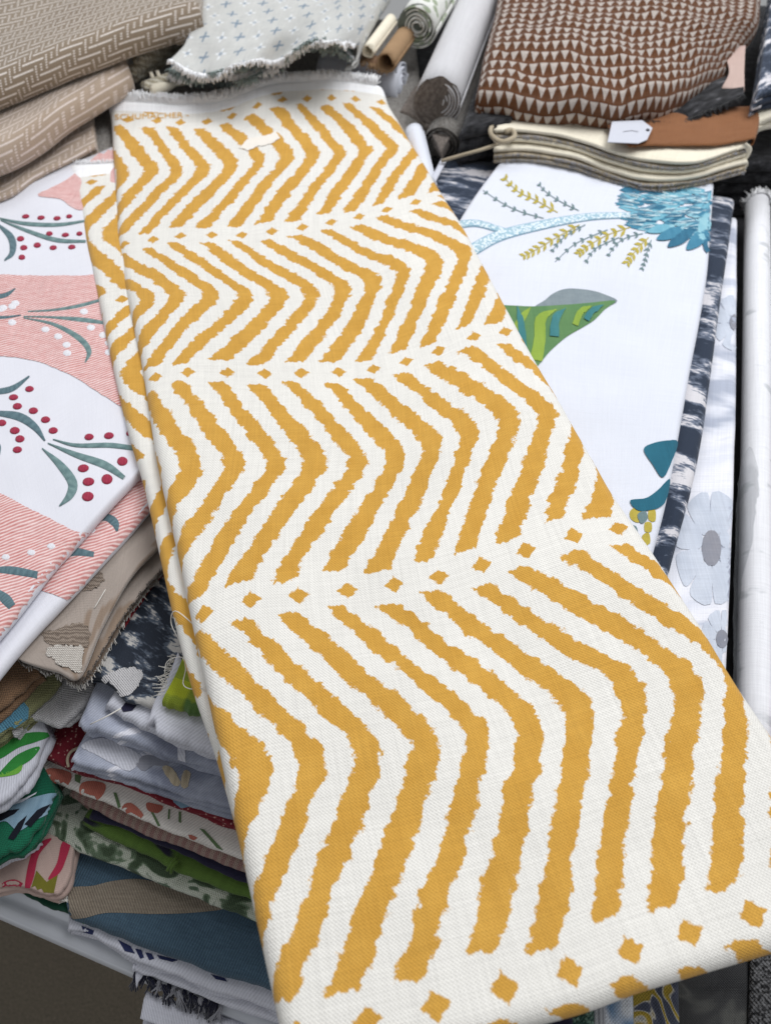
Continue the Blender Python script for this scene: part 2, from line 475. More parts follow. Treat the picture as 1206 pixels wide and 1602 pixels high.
M_leafst = m_stitch(H('#47656a'), H('#8aa5a3'), 'teal_satin_stitch')
M_leafst2 = m_stitch(H('#3f5964'), H('#6f8b92'), 'slate_satin_stitch')
M_berry = m_stitch(H('#7f1631'), H('#bf3b58'), 'crimson_satin_stitch')
M_wbead = m_stitch(H('#dcdce4'), H('#f6f4f8'), 'white_satin_stitch')

def greek(bg1, bg2, line, name, cell=.0052):
    def f(b):
        u = b.u/cell + b.v/cell*.12; v = b.v/cell
        cu, cv = b.floor(u), b.floor(v); fu, fv = u-cu, v-cv
        k = b.m('FLOORED_MODULO', cu+cv*2.0, 7.0)
        ish = b.step(k, 3.5, .1)                                   # 0: along, 1: across
        hl = b.step(.20-b.abs(fv-.5), 0, .05)*b.step(b.abs(fv-.5), .035, .03)
        hl = b.step(.13-b.abs(fv-.5), 0, .05)
        vl = b.step(.17-b.abs(fu-.5), 0, .05)*b.step(b.fract(fv*3.0), .42, .12)
        kk = hl*(1.0-ish)+vl*ish
        thr = b.step(b.noise(600, 600, 1.0), .34, .15)
        return b.mix(kk*(thr*.5+.5), b.mix(b.noise(20, 20, 3.0), bg1, bg2), line)
    return fabric(name, f, yarn=.0012, wv=.08, bump=.5, rough=.5, sheen=.35, slub=.05)
M_taupe = greek(H('#7e6e5c'), H('#91816e'), H('#d9d0c9'), 'taupe_fret_jacquard', .0056)
M_beige = greek(H('#aa9684'), H('#b9a796'), H('#dccfc8'), 'rose_beige_fret_jacquard', .0068)

def m_jacq(b):
    cell = .0165; row = b.floor(b.v/cell); u = b.u/cell+row*.5; fu = b.fract(u)-.5; fv = b.fract(b.v/cell)-.5
    r = b.m('SQRT', fu*fu+fv*fv); cross = b.mn(b.abs(fu), b.abs(fv))
    petal = b.step(.055-cross, 0, .02)*b.step(.30-r, 0, .04)
    core = b.step(.10-r, 0, .03)
    alt = b.m('ABSOLUTE', b.m('MODULO', b.floor(u)+row, 2.0))
    c = b.mix(petal, b.mix(b.noise(150, 150, 2.0), H('#cbccca'), H('#dfdeda')), b.mix(alt, H('#eef0f2'), H('#8c9cad')))
    return b.mix(core*.8, c, H('#8797a8'))
M_jacq = fabric('pale_blue_jacquard', m_jacq, yarn=.0016, wv=.14, bump=.8)
M_jfray = plain('blue_green_thread_ends', H('#8d9a98'), .95, .1, .3, .35, 300)
M_linen = fabric('pale_grey_linen', H('#cbcacd'), yarn=.0013, wv=.06, bump=.35, slub=.06)
M_greywool = fabric('grey_boucle', lambda b: b.ramp(b.vor(700, 700), [(.0, H('#c4c0bb')), (.7, H('#85807b'))]), yarn=.0025, wv=.2, bump=1.0, rough=1.0)
M_brownend = fabric('taupe_wool', lambda b: b.ramp(b.noise(300, 300, 3), [(.3, H('#5d544d')), (.7, H('#8a8079'))]), yarn=.002, wv=.2, bump=.8)
M_charcoal = fabric('charcoal_wool', lambda b: b.ramp(b.noise(90, 240, 4), [(.4, H('#17171a')), (.62, H('#3c3c40')), (.75, H('#77767a'))]), yarn=.002, wv=.2, bump=.8)
M_black = fabric('black_cotton', lambda b: b.ramp(b.noise(40, 40, 3), [(.35, H('#101012')), (.7, H('#2b2b2e'))]), yarn=.001, wv=.1)
M_cream = fabric('cream_wool', H('#e8e0cd'), yarn=.0013, wv=.06, bump=.3)
M_tan = fabric('tan_wool', lambda b: b.ramp(b.noise(400, 60, 3), [(.3, H('#9a8d78')), (.7, H('#c2b59d'))]), yarn=.0013, wv=.12, bump=.4)
M_white = fabric('white_linen', H('#d9dce6'), yarn=.0010, wv=.03, bump=.2, slub=.025)
M_rust = fabric('rust_corded', lambda b: b.mix(b.sin(b.u*2600+b.noise(80, 80, 2)*9)*.16+b.noise(60, 200, 3)*.5+.2, H('#7a4c2e'), H('#a5724c')), yarn=.0014, wv=.12, bump=.7)
def m_tri(b):
    p, h = .0087, .0126
    wu = b.u+(b.noise(18, 18, 2, 1.0)-.5)*.006; wv_ = b.v+(b.noise(16, 16, 2, 5.0)-.5)*.010
    x = b.fract(wu/p); y = b.fract(wv_/h)
    d = (1.0-y)*.50-b.abs(x-.5)-.045
    w = b.step(d, 0, .03)*b.step(y, .08, .03)
    thr = b.noise(1500, 200, 2.0)
    br = b.mix(thr, H('#40210d'), H('#82502a'))
    return b.mix(w, br, b.mix(thr, H('#b5a89f'), H('#ded4cd')))
def h_tri(b):
    p, h = .0087, .0126
    return b.sin(b.v*(2*math.pi/h))*1.5+b.sin(b.u*(2*math.pi/p))*1.2
M_tri = fabric('brown_triangle_weave', m_tri, yarn=.0013, wv=.16, bump=.9, rough=.45, sheen=.08, extra=h_tri)
def ikat(dark, light, mid, name, su=26, sv=60, lo=.50, fine=True):
    def f(b):
        n1 = b.noise(su, sv, 4, 1.0, rough=.6); n2 = b.noise(240, 900, 2, 4.0); n3 = b.noise(9, 20, 2, 8.0)
        k = n1+(n2-.5)*.22+(n3-.5)*.30
        return b.ramp(k, [(lo-.02, dark), (lo+.05, mid), (lo+.09, light)])
    return fabric(name, f, yarn=.0012, wv=.10, bump=.35)
M_ikat = ikat(H('#2e3747'), H('#d5d2d6'), H('#6d7688'), 'navy_abstract_print')
M_ikat2 = ikat(H('#262c37'), H('#b9b6b3'), H('#565f6d'), 'navy_brushstroke_chenille', 40, 90, .52)
def m_water(b):
    n = b.noise(30, 44, 3, 2.0, dist=.8)
    return b.ramp(n, [(.34, H('#7f8496')), (.48, H('#a3a8b8')), (.56, H('#b3b7c6')), (.575, H('#dcdce6')), (.66, H('#e0e0e8')), (.68, H('#9a9fae'))])
M_water = fabric('grey_watercolour_print', m_water, yarn=.0017, wv=.10, bump=.3, twill=True)
M_gfl = fabric('pale_grey_floral_ground', lambda b: b.ramp(b.noise(10, 24, 3, 6.0, dist=1.0), [(.38, H('#aeb4c4')), (.47, H('#dcdee8')), (.6, H('#e9e9f0')), (.7, H('#c3c8d6'))]), yarn=.001, wv=.03)
M_velvet = fabric('taupe_burnout_velvet', lambda b: b.mix(b.step(b.noise(26, 26, 2, 3.0), .60, .03), H('#a0948b'), H('#8a7767')), yarn=.0011, wv=.10, bump=.4, rough=.6, sheen=.7)
M_velvlt = fabric('silver_cut_pile', lambda b: b.mix(b.sin(b.v*5200+b.noise(300, 300, 2)*9)*.5+.5, H('#aea69e'), H('#d8d2ca')), yarn=.0012, wv=.2, bump=.9, rough=.45)
M_velvdk = fabric('brown_cut_pile', lambda b: b.mix(b.sin(b.v*2600+b.noise(200, 200, 2)*14)*.5+.5, H('#74665b'), H('#9c8d80')), yarn=.0012, wv=.2, bump=.9, rough=.5)
M_red = fabric('dark_red_cotton', lambda b: b.mix(b.step(b.vor(420, 420), .22, .05), H('#b98f86'), b.mix(b.noise(30, 30), H('#5e1420'), H('#7d2430'))), yarn=.001, wv=.12, twill=True)
M_redpl = fabric('crimson_twill', H('#7e1d27'), yarn=.0018, wv=.22, bump=.6, twill=True)
M_green = fabric('green_check', lambda b: b.mix(b.step(b.fract(b.u*42), .5, .06)*.55+b.step(b.fract(b.v*55), .5, .06)*.45, H('#a3ad2c'), H('#4d6a35')), yarn=.0012, wv=.2, bump=.5)
M_olive = fabric('olive_grass_cloth', lambda b: b.mix(b.step(b.noise(12, 60, 2, 2.0), .60, .02), b.mix(b.noise(200, 20), H('#48602a'), H('#5d7a35')), H('#232233')), yarn=.0013, wv=.08, bump=.3, twill=True)
M_navy = fabric('deep_navy_cotton', H('#222137'), yarn=.0012, wv=.15, twill=True)
M_damask = fabric('sage_damask', lambda b: b.ramp(b.noise(38, 60, 2, 1.0, dist=1.2)+(b.noise(300, 300, 1)-.5)*.08, [(.40, H('#44543f')), (.47, H('#6d7f68')), (.50, H('#b9bfb0')), (.62, H('#c5c9bc')), (.66, H('#5c6f5a'))]), yarn=.0016, wv=.25, bump=.7)
M_bluewave = fabric('slate_blue_heavy_weave', lambda b: b.mix(b.noise(120, 700, 2), H('#374b5c'), H('#50697b')), yarn=.0017, wv=.16, bump=.6, twill=True)
M_wavetan = fabric('taupe_heavy_weave', lambda b: b.mix(b.noise(120, 700, 2), H('#766b5f'), H('#94897b')), yarn=.0017, wv=.20, bump=.6, twill=True)
M_nvw = fabric('white_twill', H('#c5c6d0'), yarn=.0019, wv=.10, bump=.2, twill=True)
M_nvp = fabric('navy_print', H('#262d52'), yarn=.0012, wv=.10)
M_tulip = fabric('ivory_twill', H('#d9d4ce'), yarn=.0019, wv=.10, bump=.3, twill=True)
M_coral = fabric('coral_print', lambda b: b.mix(b.noise(80, 80, 3), H('#8f4840'), H('#c17a68')), yarn=.0013, wv=.10, twill=True)
M_stemg = fabric('stem_green_print', H('#5d7350'), yarn=.0013, wv=.1)
M_border = fabric('rose_corded_border', lambda b: b.mix(b.step(b.fract(b.u*190), .5, .1)*b.step(b.v, .05, .05), H('#a58e84'), H('#84424b')), yarn=.0016, wv=.2, bump=.8)
M_brown = fabric('brown_canvas', H('#84674f'), yarn=.0018, wv=.25, bump=.7)
M_olv = fabric('olive_canvas', H('#868660'), yarn=.0018, wv=.22, bump=.7)
M_blue = fabric('teal_blue_canvas', lambda b: b.mix(b.noise(60, 60, 3), H('#3d6a84'), H('#6ba0b3')), yarn=.0018, wv=.22, bump=.7)
M_wtex = fabric('white_textured_weave', H('#cfcdcf'), yarn=.0015, wv=.10, bump=1.0)
M_emer = fabric('emerald_cotton', lambda b: b.mix(b.noise(30, 60, 3), H('#0c4a37'), H('#176a4d')), yarn=.0018, wv=.2, bump=.5)
M_leafg = fabric('leaf_green_print', lambda b: b.mix(b.noise(60, 20, 3), H('#155f2b'), H('#3d9440')), yarn=.0012, wv=.08)
M_leafl = fabric('lime_green_print', H('#6aa63f'), yarn=.0012, wv=.08)
M_featb = fabric('blue_grey_print', lambda b: b.mix(b.noise(200, 40, 2), H('#5e7c93'), H('#8fa9b9')), yarn=.0012, wv=.08)
M_inkbl = fabric('ink_black_print', H('#10131f'), yarn=.0012, wv=.08)
M_floralp = fabric('blush_cotton', lambda b: b.mix(b.noise(24, 24, 2), H('#b0948c'), H('#c9b4ab')), yarn=.0013, wv=.12)
M_magenta = fabric('magenta_print', H('#aa2f4a'), yarn=.0012, wv=.08)
M_oliveb = fabric('olive_yellow_print', lambda b: b.mix(b.noise(40, 40, 3), H('#5f5b1f'), H('#84802f')), yarn=.0012, wv=.08)
M_dkgreen = fabric('bottle_green_cotton', lambda b: b.mix(b.step(b.noise(30, 30, 3), .56, .03), H('#0f3c2c'), H('#5e8a72')), yarn=.0012, wv=.08)
M_thread = plain('loose_thread', H('#dcd8d2'), .9, .1, .3, .05)
M_blkthr = plain('navy_tassel_thread', H('#15172c'), .9, .1, .3, .2)
M_tassel2 = plain('grey_tassel_thread', H('#8b8b92'), .9, .1, .3, .2)
M_teals = [fabric('teal_petal_print', lambda b, c1=c1, c2=c2: b.mix(b.noise(260, 70, 2), H(c1), H(c2)), yarn=.001, wv=.05) for c1, c2 in (('#2f6d8c', '#5694ad'), ('#5a9cb6', '#86bccb'), ('#25536f', '#3f7d99'), ('#6fa9bd', '#a3cdd6'), ('#4a7089', '#6f9ab0'))]
M_petalline = fabric('petal_highlight_print', H('#c6dde4'), yarn=.001, wv=.03)
M_mustard = fabric('mustard_sprig_print', lambda b: b.mix(b.noise(120, 120, 2), H('#a3923a'), H('#c4b456')), yarn=.001, wv=.05)
M_sage = fabric('slate_sprig_print', H('#6c8184'), yarn=.001, wv=.05)
M_paleb = fabric('pale_blue_stem_print', lambda b: b.mix(b.step(b.vor(520, 520), .5, .1), H('#dfe8ee'), H('#9dbccb')), yarn=.001, wv=.03)
M_lineb = fabric('blue_outline_print', H('#84a9bf'), yarn=.001, wv=.03)
M_lfgrey = fabric('grey_leaf_print', lambda b: b.mix(b.noise(150, 150, 2), H('#76828a'), H('#8d989c')), yarn=.001, wv=.10)
M_lfdark = fabric('moss_leaf_print', lambda b: b.mix(b.noise(90, 30, 2), H('#4f7a52'), H('#6d8f5c')), yarn=.001, wv=.10)
M_lfteal = fabric('teal_leaf_print', lambda b: b.mix(b.noise(90, 30, 2), H('#2f6d76'), H('#4f8a8a')), yarn=.001, wv=.10)
M_lflime = fabric('lime_leaf_print', lambda b: b.mix(b.noise(90, 30, 2), H('#7f9a3c'), H('#98b04e')), yarn=.001, wv=.10)
M_deept = fabric('deep_teal_print', lambda b: b.mix(b.noise(90, 30, 2), H('#1f5468'), H('#2f7186')), yarn=.001, wv=.10)
M_gpet = fabric('grey_petal_print', lambda b: b.mix(b.noise(50, 50, 3), H('#b2bac9'), H('#d6dbe6')), yarn=.001, wv=.04)
M_gcore = fabric('grey_flower_centre_print', lambda b: b.mix(b.noise(70, 70, 3), H('#7c8190'), H('#9c9aa0')), yarn=.001, wv=.04)
def m_sage_roll(b):
    d = b.vor(95, 95); return b.mix(b.step(d, .38, .06), H('#9aa58c'), H('#e2e2dd'))
M_sageroll = fabric('ivory_sage_spot', m_sage_roll, yarn=.0014, wv=.1)
M_greenend = fabric('grey_green_backing', lambda b: b.mix(b.noise(100, 100, 3), H('#4d544d'), H('#7b827a')), yarn=.002, wv=.2)
M_card = plain('brown_cardboard', H('#9b7f62'), .9, .1, 0, .15, 150)
M_tagm = plain('white_card', H('#c6c8d2'), .6, .2, 0, .03)
M_ink = plain('dark_ink', H('#35353c'), .8, .1)
M_ytext = plain('yellow_ink', H('#d6a550'), .9, .1)
M_cord = fabric('cream_twisted_cord', lambda b: b.mix(b.step(b.sin(b.v*900+b.u*400), 0, .4), H('#b7ad96'), H('#e2dccc')), yarn=.001, wv=.15, bump=.8)
M_whiteroll = fabric('white_slub_cloth', lambda b: b.mix(b.step(b.noise(30, 60, 3, 2.0), .64, .04), H('#e6e6ea'), H('#c6c8cc')), yarn=.0011, wv=.04)
def m_plastic():
    b = B('smoky_plastic_film'); p = b.bsdf
    p.inputs['Base Color'].default_value = H('#aeb1b6'); p.inputs['Roughness'].default_value = .12
    p.inputs['Transmission Weight'].default_value = .55; p.inputs['IOR'].default_value = 1.2; p.inputs['Alpha'].default_value = .20
    return b.mat
M_film = m_plastic()
M_blackfl = fabric('black_floral_jacquard', lambda b: b.ramp(b.noise(34, 34, 2, 3.0, dist=1.0), [(.42, H('#131316')), (.55, H('#2c2c2d')), (.62, H('#4a4a47')), (.7, H('#222224'))]), yarn=.0012, wv=.08, rough=.5)
M_redpat = fabric('red_kilim_pattern', lambda b: b.ramp(b.noise(40, 70, 2, 7.0, dist=.6), [(.38, H('#1d1718')), (.45, H('#7c1d24')), (.6, H('#922a2c')), (.66, H('#b9a79a'))]), yarn=.002, wv=.2, bump=.7)
M_scroll = fabric('navy_yellow_scroll_denim', lambda b: b.ramp(b.noise(40, 40, 1, 1.0, dist=1.5), [(.38, H('#454a58')), (.45, H('#55596a')), (.465, H('#c9c6bd')), (.48, H('#a08a35')), (.55, H('#b39b42')), (.57, H('#c9c6bd')), (.59, H('#4c5160'))]), yarn=.0016, wv=.25, bump=.6)
M_bluewh = fabric('blue_white_ikat', lambda b: b.ramp(b.noise(40, 26, 2, 2.0, dist=.8), [(.44, H('#3f618c')), (.49, H('#6f8fb3')), (.52, H('#dfe4ec'))]), yarn=.0016, wv=.2, bump=.6)
M_grnboucle = fabric('green_fleck_boucle', lambda b: b.ramp(b.vor(600, 600), [(.1, H('#8fb0a0')), (.6, H('#2f5146'))]), yarn=.002, wv=.2, bump=1.0)
M_rib = fabric('grey_ribbed', lambda b: b.mix(b.sin(b.u*3000)*.5+.5, H('#8a8d95'), H('#c2c4ca')), yarn=.0012, wv=.1, bump=.6)
M_fuzz = fabric('charcoal_fleck_wool', lambda b: b.ramp(b.noise(500, 500, 2), [(.4, H('#1b1b1d')), (.6, H('#6e6e70'))]), yarn=.002, wv=.2, bump=1.0)

# ================================================================== THE YELLOW CHEVRON CLOTH
ROWS = [(-4, [(200,187),(246,188),(282,190),(324,188),(363,179),(403,165),(442,157),(481,157),(519,157),(556,157),(597,160)], .925),
 (-3, [(193,380),(240,373),(281,368),(332,368),(379,367),(425,360),(474,354),(519,349),(562,340),(604,327),(651,312)], .925),
 (-2, [(245,593),(292,580),(356,580),(415,584),(472,584),(531,583),(585,580),(635,565),(685,547),(742,524),(790,521)], .931),
 (0, [(318,963),(392,937),(467,930),(545,922),(618,915),(687,905),(752,885),(820,863),(897,838),(967,828)], .943),
 (2, [(575,1597),(680,1575),(790,1546),(893,1520),(985,1485),(1078,1458),(1180,1430)], .952)]
RW = []
for i0, pts, z in ROWS:
    w = np.array([tuple(P(x, y, z)) for x, y in pts]); ii = np.arange(i0, i0+len(pts)); mid = ii.mean()
    fit = [np.polyfit(ii-mid, w[:, c], 2) for c in (0, 1)]
    sm = np.stack([np.polyval(fit[0], ii-mid), np.polyval(fit[1], ii-mid), np.full(len(ii), z)], 1)
    k_ = 0.0 if i0 == -4 else .3; RW.append((i0, [Vector(q) for q in (sm*k_+w*(1-k_))]))
def row_at(k, i):
    i0, p = RW[k]; t = i-i0; n = len(p)
    if t < 0: return p[0]+(p[2]-p[0])*(t/2)
    if t > n-1: return p[-1]+(p[-1]-p[-3])*((t-n+1)/2)
    return cr(p, t)
def yel(i, v): return cr([row_at(k, i) for k in range(5)], v)
def tab(v, ys, xs=(0, 1, 2, 3, 4)): 
    v = max(-.3, min(4.3, v)); return float(cr([np.array([y]) for y in ys], v)[0])
IL = (-4.35, -2.85, -2.0, .05, 1.1); IR = (6.0, 7.75, 8.15, 9.15, 9.7)
yc = thing('folded_fabric', 'long folded white linen printed with jagged yellow chevrons, lying across the heap', 'fabric')
NU, NV = 110, 220; V0, V1 = -.115, 4.03
T, UV = [], []
for j in range(NV):
    v = V0+(V1-V0)*j/(NV-1); a, c = tab(v, IL), tab(v, IR); row, ur = [], []
    for q in range(NU):
        i = a+(c-a)*q/(NU-1); p_ = yel(i, v); p_.z += .006*(max(0, -v)/.115)**1.6; row.append(p_); ur.append((i, v))
    T.append(row); UV.append(ur)
Y = sheet_from_grid('top_panel', T, M_yellow, yc, l=(.0085, 180, .02), r=(.0085, 180, .02), f=(.0085, 180, .03), UV=UV, uvpitch=(.0245, .168), wr=.0030, wf=11, thick=.0012)
# more thicknesses inside the fold, seen at the open selvedge end
for q in (1, 2, 3):
    g = [[p-Vector((0, 0, .0042*q)) for p in row[3:-3]] for row in T[2*q:NV-4]]
    sheet_from_grid('inner_panel', g, M_yellow, yc, UV=[u[3:-3] for u in UV[2*q:NV-4]], uvpitch=(.0245, .168), wr=.0012, seed=q, thick=.0012)
# woven selvedge with cut pile
fray('selvedge_fringe', [(Y.T[0][i].copy(), Vector((0, .8, .5))) for i in range(NU)], 7000, .0085, M_selv, yc, rad=.00045, droopz=.2)
fray('selvedge_fringe', [(Y.T[1][i]-Vector((0, 0, .004)), Vector((0, .9, .2))) for i in range(NU)], 1200, .005, M_selv, yc, rad=.00030, droopz=.2)
# second fold of the same cloth showing on the left, a little lower
LF = [(118,258),(138,335),(168,470),(207,640),(242,760),(282,930),(316,1060),(358,1180),(398,1320),(440,1500),(475,1660)]
net = []
for k, (x, y) in enumerate(LF):
    zz = .917+.024*k/10; net.append([(x, y, zz), (x+52, y-3, zz), (x+150, y-10, zz)])
gT = net_grid(net, 14, 160); ex, ey = .978, .208
o0 = P(143, 286, .917)
gUV = [[(-((p.x-o0.x)*ex+(p.y-o0.y)*ey)/.0245+.02, -(-(p.x-o0.x)*ey+(p.y-o0.y)*ex)/.166) for p in row] for row in gT]
Y2 = sheet_from_grid('lower_fold', gT, M_yellow, yc, l=(.007, 180, .02), UV=gUV, uvpitch=(-.0245, .166), wr=.0015, wf=16, seed=4, thick=.0012)
fray('selvedge_fringe', [(Y2.T[0][i].copy(), Vector((0, .8, .5))) for i in range(14)], 300, .004, M_selv, yc, rad=.00028, droopz=.2)
# printed selvedge lettering
def lettering(txt, x0, y0, x1, y1, hgt, s, mat, name='printed_lettering'):
    cu = bpy.data.curves.new('t', 'FONT'); cu.body = txt; cu.size = 1.0; o = bpy.data.objects.new('t', cu); COL.objects.link(o)
    dg = bpy.context.evaluated_depsgraph_get(); me = bpy.data.meshes.new_from_object(o.evaluated_get(dg))
    vs = [v.co.copy() for v in me.vertices]; fs = [tuple(p.vertices) for p in me.polygons]
    bpy.data.objects.remove(o); bpy.data.curves.remove(cu); bpy.data.meshes.remove(me)
    xm = max(v.x for v in vs); out = []
    for v in vs:
        t = v.x/xm; out.append(drop(s, x0+(x1-x0)*t, y0+(y1-y0)*t-v.y*hgt, .0005))
    if any(q is None for q in out): return
    mesh_obj(name, [q[0] for q in out], fs, mat, s.obj, None, False)
lettering('SCHUMACHER -', 180, 188, 296, 184, 12, Y, M_ytext)
M_tape = plain('pale_adhesive_residue', H('#e6dfd6'), .8, .2, 0, .06)
patch('tape_residue', [[(374, 232), (390, 216), (412, 214), (432, 207), (438, 216), (424, 226), (404, 229), (388, 236)]], Y, M_tape, False, 4, .0006, rough_edge=1.2)
# loose threads hanging by the fold
def thr(pts, z): return [P(x, y, q) for (x, y), q in zip(pts, z)]
def curve(pts, n=24): 
    return [cr(pts, (len(pts)-1)*k/(n-1)) for k in range(n)]
tubes('loose_thread', [curve(thr([(312, 985), (276, 956), (268, 975), (284, 1010), (292, 1050)], [.932, .935, .925, .918, .912])),
    curve(thr([(258, 1055), (262, 1035), (284, 1028), (291, 1045), (287, 1070), (300, 1078), (322, 1075)], [.905, .91, .915, .917, .917, .925, .934]))], .00028, M_thread, yc, 4)

# ================================================================== LEFT: EMBROIDERED CLOTH
pk = thing('folded_fabric', 'white cotton with pink hatched bands, embroidered with slate leaves and crimson berries', 'fabric')
netA = [[(-330, 420), (-150, 360), (20, 290), (215, 215)], [(-290, 700), (-130, 620), (40, 520), (270, 430)], [(-240, 930), (-90, 810), (60, 690), (262, 560)], [(-150, 1150), (0, 978), (95, 862), (236, 712)]]
PA = sheet('top_panel', netA, M_pinkwhite, pk, z=.917, nu=60, nv=60, f=(.004, 180, .02), wr=.0016, seed=2)
netB = [[(-330, 520), (-150, 460), (20, 390), (255, 315)], [(-290, 800), (-130, 720), (40, 620), (300, 530)], [(-220, 990), (-70, 870), (80, 750), (290, 640)], [(-120, 1190), (10, 1022), (130, 895), (262, 752)]]
PB = sheet('lower_fold', netB, M_pinkwhite, pk, z=.9085, nu=60, nv=60, f=(.0045, 180, .02), wr=.0014, seed=3)
patch('pink_band', [[(-60, 436), (0, 430), (60, 432), (140, 431), (170, 428), (230, 470), (240, 660), (205, 645), (160, 618), (120, 592), (60, 566), (0, 558), (-60, 560)],
   [(60, 305), (100, 285), (150, 245), (200, 215), (215, 330), (170, 330), (120, 328), (95, 312)],
   [(-60, 760), (0, 772), (45, 795), (80, 812), (114, 830), (150, 850), (70, 960), (-20, 1060)]], PA, M_pink, True, 7, rough_edge=.7)
patch('pink_band', [[(50, 918), (40, 860), (250, 640), (280, 770), (200, 860), (120, 945), (84, 930)]], PB, M_pink, False, 7, rough_edge=.7)
for pts, w, s, m in (
   ([(0, 342), (40, 350), (90, 352), (135, 346)], [2, 6, 6, 3], PA, M_leafst), ([(2, 345), (45, 362), (90, 376), (135, 378)], [2, 6, 7, 4], PA, M_leafst),
   ([(-4, 350), (18, 372), (20, 395), (8, 408)], [3, 11, 9, 2], PA, M_leafst2), ([(-10, 466), (10, 462), (25, 452)], [8, 8, 2], PA, M_leafst2),
   ([(-10, 497), (10, 497), (34, 494)], [5, 5, 2], PA, M_leafst2), ([(45, 488), (80, 486), (120, 480), (165, 468)], [2, 4, 6, 5], PA, M_leafst),
   ([(38, 496), (80, 497), (130, 501), (172, 507)], [2, 4, 8, 5], PA, M_leafst), ([(38, 498), (85, 508), (125, 530), (140, 550), (134, 568)], [2, 6, 10, 9, 2], PA, M_leafst),
   ([(-8, 614), (20, 608), (47, 589)], [9, 9, 2], PA, M_leafst2), ([(-8, 646), (30, 652), (55, 668), (71, 690)], [7, 13, 11, 3], PA, M_leafst2),
   ([(-12, 690), (-2, 698), (0, 712)], [8, 8, 2], PA, M_leafst2), ([(84, 688), (120, 697), (175, 697), (225, 704)], [2, 6, 8, 7], PA, M_leafst),
   ([(76, 694), (120, 712), (165, 728), (195, 748)], [2, 9, 12, 7], PA, M_leafst), ([(67, 702), (95, 728), (114, 755), (110, 775), (94, 792)], [2, 12, 15, 12, 2], PA, M_leafst),
   ([(-8, 892), (20, 893), (60, 900)], [9, 14, 12], PA, M_leafst2), ([(-6, 925), (10, 938), (20, 950)], [10, 18, 14], PA, M_leafst2),
   ([(139, 818), (165, 810), (180, 818), (184, 832)], [5, 12, 14, 4], PB, M_leafst2), ([(74, 894), (90, 874), (115, 864), (148, 868)], [2, 10, 14, 9], PB, M_leafst2)):
    leaf_strip('leaf', pts, w, s, m)
for x, y, rx, ry in ((41,339,6,3.2),(65,341,6,3.2),(90,342,6,3.2),(109,339,5,3),(78,366,5.5,3.5),(103,368,6,3.2),(125,366,5,3.2),(33,374,6,4),(59,384,6,4),(38,388,6,4),(84,388,6,3.5),(113,387,6,3.5),
   (35,403,5.5,4),(22,622,7.5,4.5),(47,609,7,4.5),(28,636,7.5,5),(53,643,7.5,5),(4,662,7,5),(24,674,8,5.5),(72,657,7.5,5),(32,687,7.5,5.5),(84,674,7.5,5),(28,704,7.5,5),(140,684,7.5,5),(171,682,8,5.2),(206,678,8.5,5),(192,722,8.5,7),
   (131,733,9,6),(139,754,9.5,6.5),(168,750,9,8),(138,777,9.5,7.5)):
    bead('berry', x, y, rx, ry, PA, M_berry, h=.0010, rot=-.15)
for x, y in ((25,475),(20,480),(6,482),(2,484),(132,488),(72,516),(92,527),(105,540),(106,553),(143,513),(162,525),(171,537),(171,552),(20,505),(10,872),(50,865),(81,855)):
    bead('berry', x, y, 7, 5, PA, M_wbead, h=.0006)
bead('berry', 142, 829, 9, 7, PB, M_wbead, h=.0006); bead('berry', 27, 928, 7, 9, PB, M_wbead, h=.0006)

# ---- taupe burn-out velvet
vl = thing('folded_fabric', 'taupe burnout velvet with a silvery patch at its folded corner', 'fabric')
netV = [[(-60, 960), (90, 800), (235, 690)], [(-30, 1000), (105, 880), (250, 770)], [(-10, 1022), (60, 1005), (200, 900), (248, 838)], [(22, 1028), (75, 1047), (128, 1052), (186, 960)]]
netV = [[(-40, 900), (60, 830), (150, 750), (235, 660)], [(-20, 960), (80, 885), (180, 800), (262, 740)], [(0, 1010), (85, 960), (190, 850), (268, 800)], [(28, 1030), (85, 1045), (124, 1052), (160, 975), (210, 893), (262, 836)]]
VL = sheet('top_panel', netV, M_velvet, vl, z=.900, nu=60, nv=40, f=(.003, 70, 0), wr=.0016, seed=5)
netV2 = [[(-40, 900), (60, 840), (150, 770), (245, 680)], [(-10, 985), (90, 930), (200, 840), (275, 790)], [(30, 1034), (90, 1052), (134, 1062), (192, 968), (240, 905), (280, 862)]]
for q, zz in ((0, .8925), (1, .8855)):
    VV = sheet('lower_fold', [[(x+q*3, y+q*5) for x, y in r_] for r_ in netV2], M_velvet, vl, z=zz, nu=60, nv=30, wr=.002, seed=6+q, jag=.0015)
    fray('frayed_edge', front_edge(VV), 150, .0028, M_thread if q else M_brownend, vl, rad=.0003)
patch('silver_pile', [[(74, 1020), (82, 1012), (100, 1010), (118, 1013), (130, 1012), (130, 1040), (124, 1052), (105, 1045), (88, 1035)]], VL, M_velvlt, True, 2.5, .0006, rough_edge=2.4)
patch('brown_pile', [[(68, 990), (90, 985), (120, 975), (140, 984), (138, 1010), (118, 1012), (100, 1008), (82, 1010), (72, 1003)], [(108, 912), (130, 900), (155, 895), (163, 908), (150, 920), (130, 925)]], VL, M_velvdk, True, 2.5, .0005, rough_edge=2.2)
tubes('loose_thread', [curve(thr([(168, 918), (158, 935), (148, 952)], [.9, .901, .9]), 8)], .0003, M_thread, vl, 4)

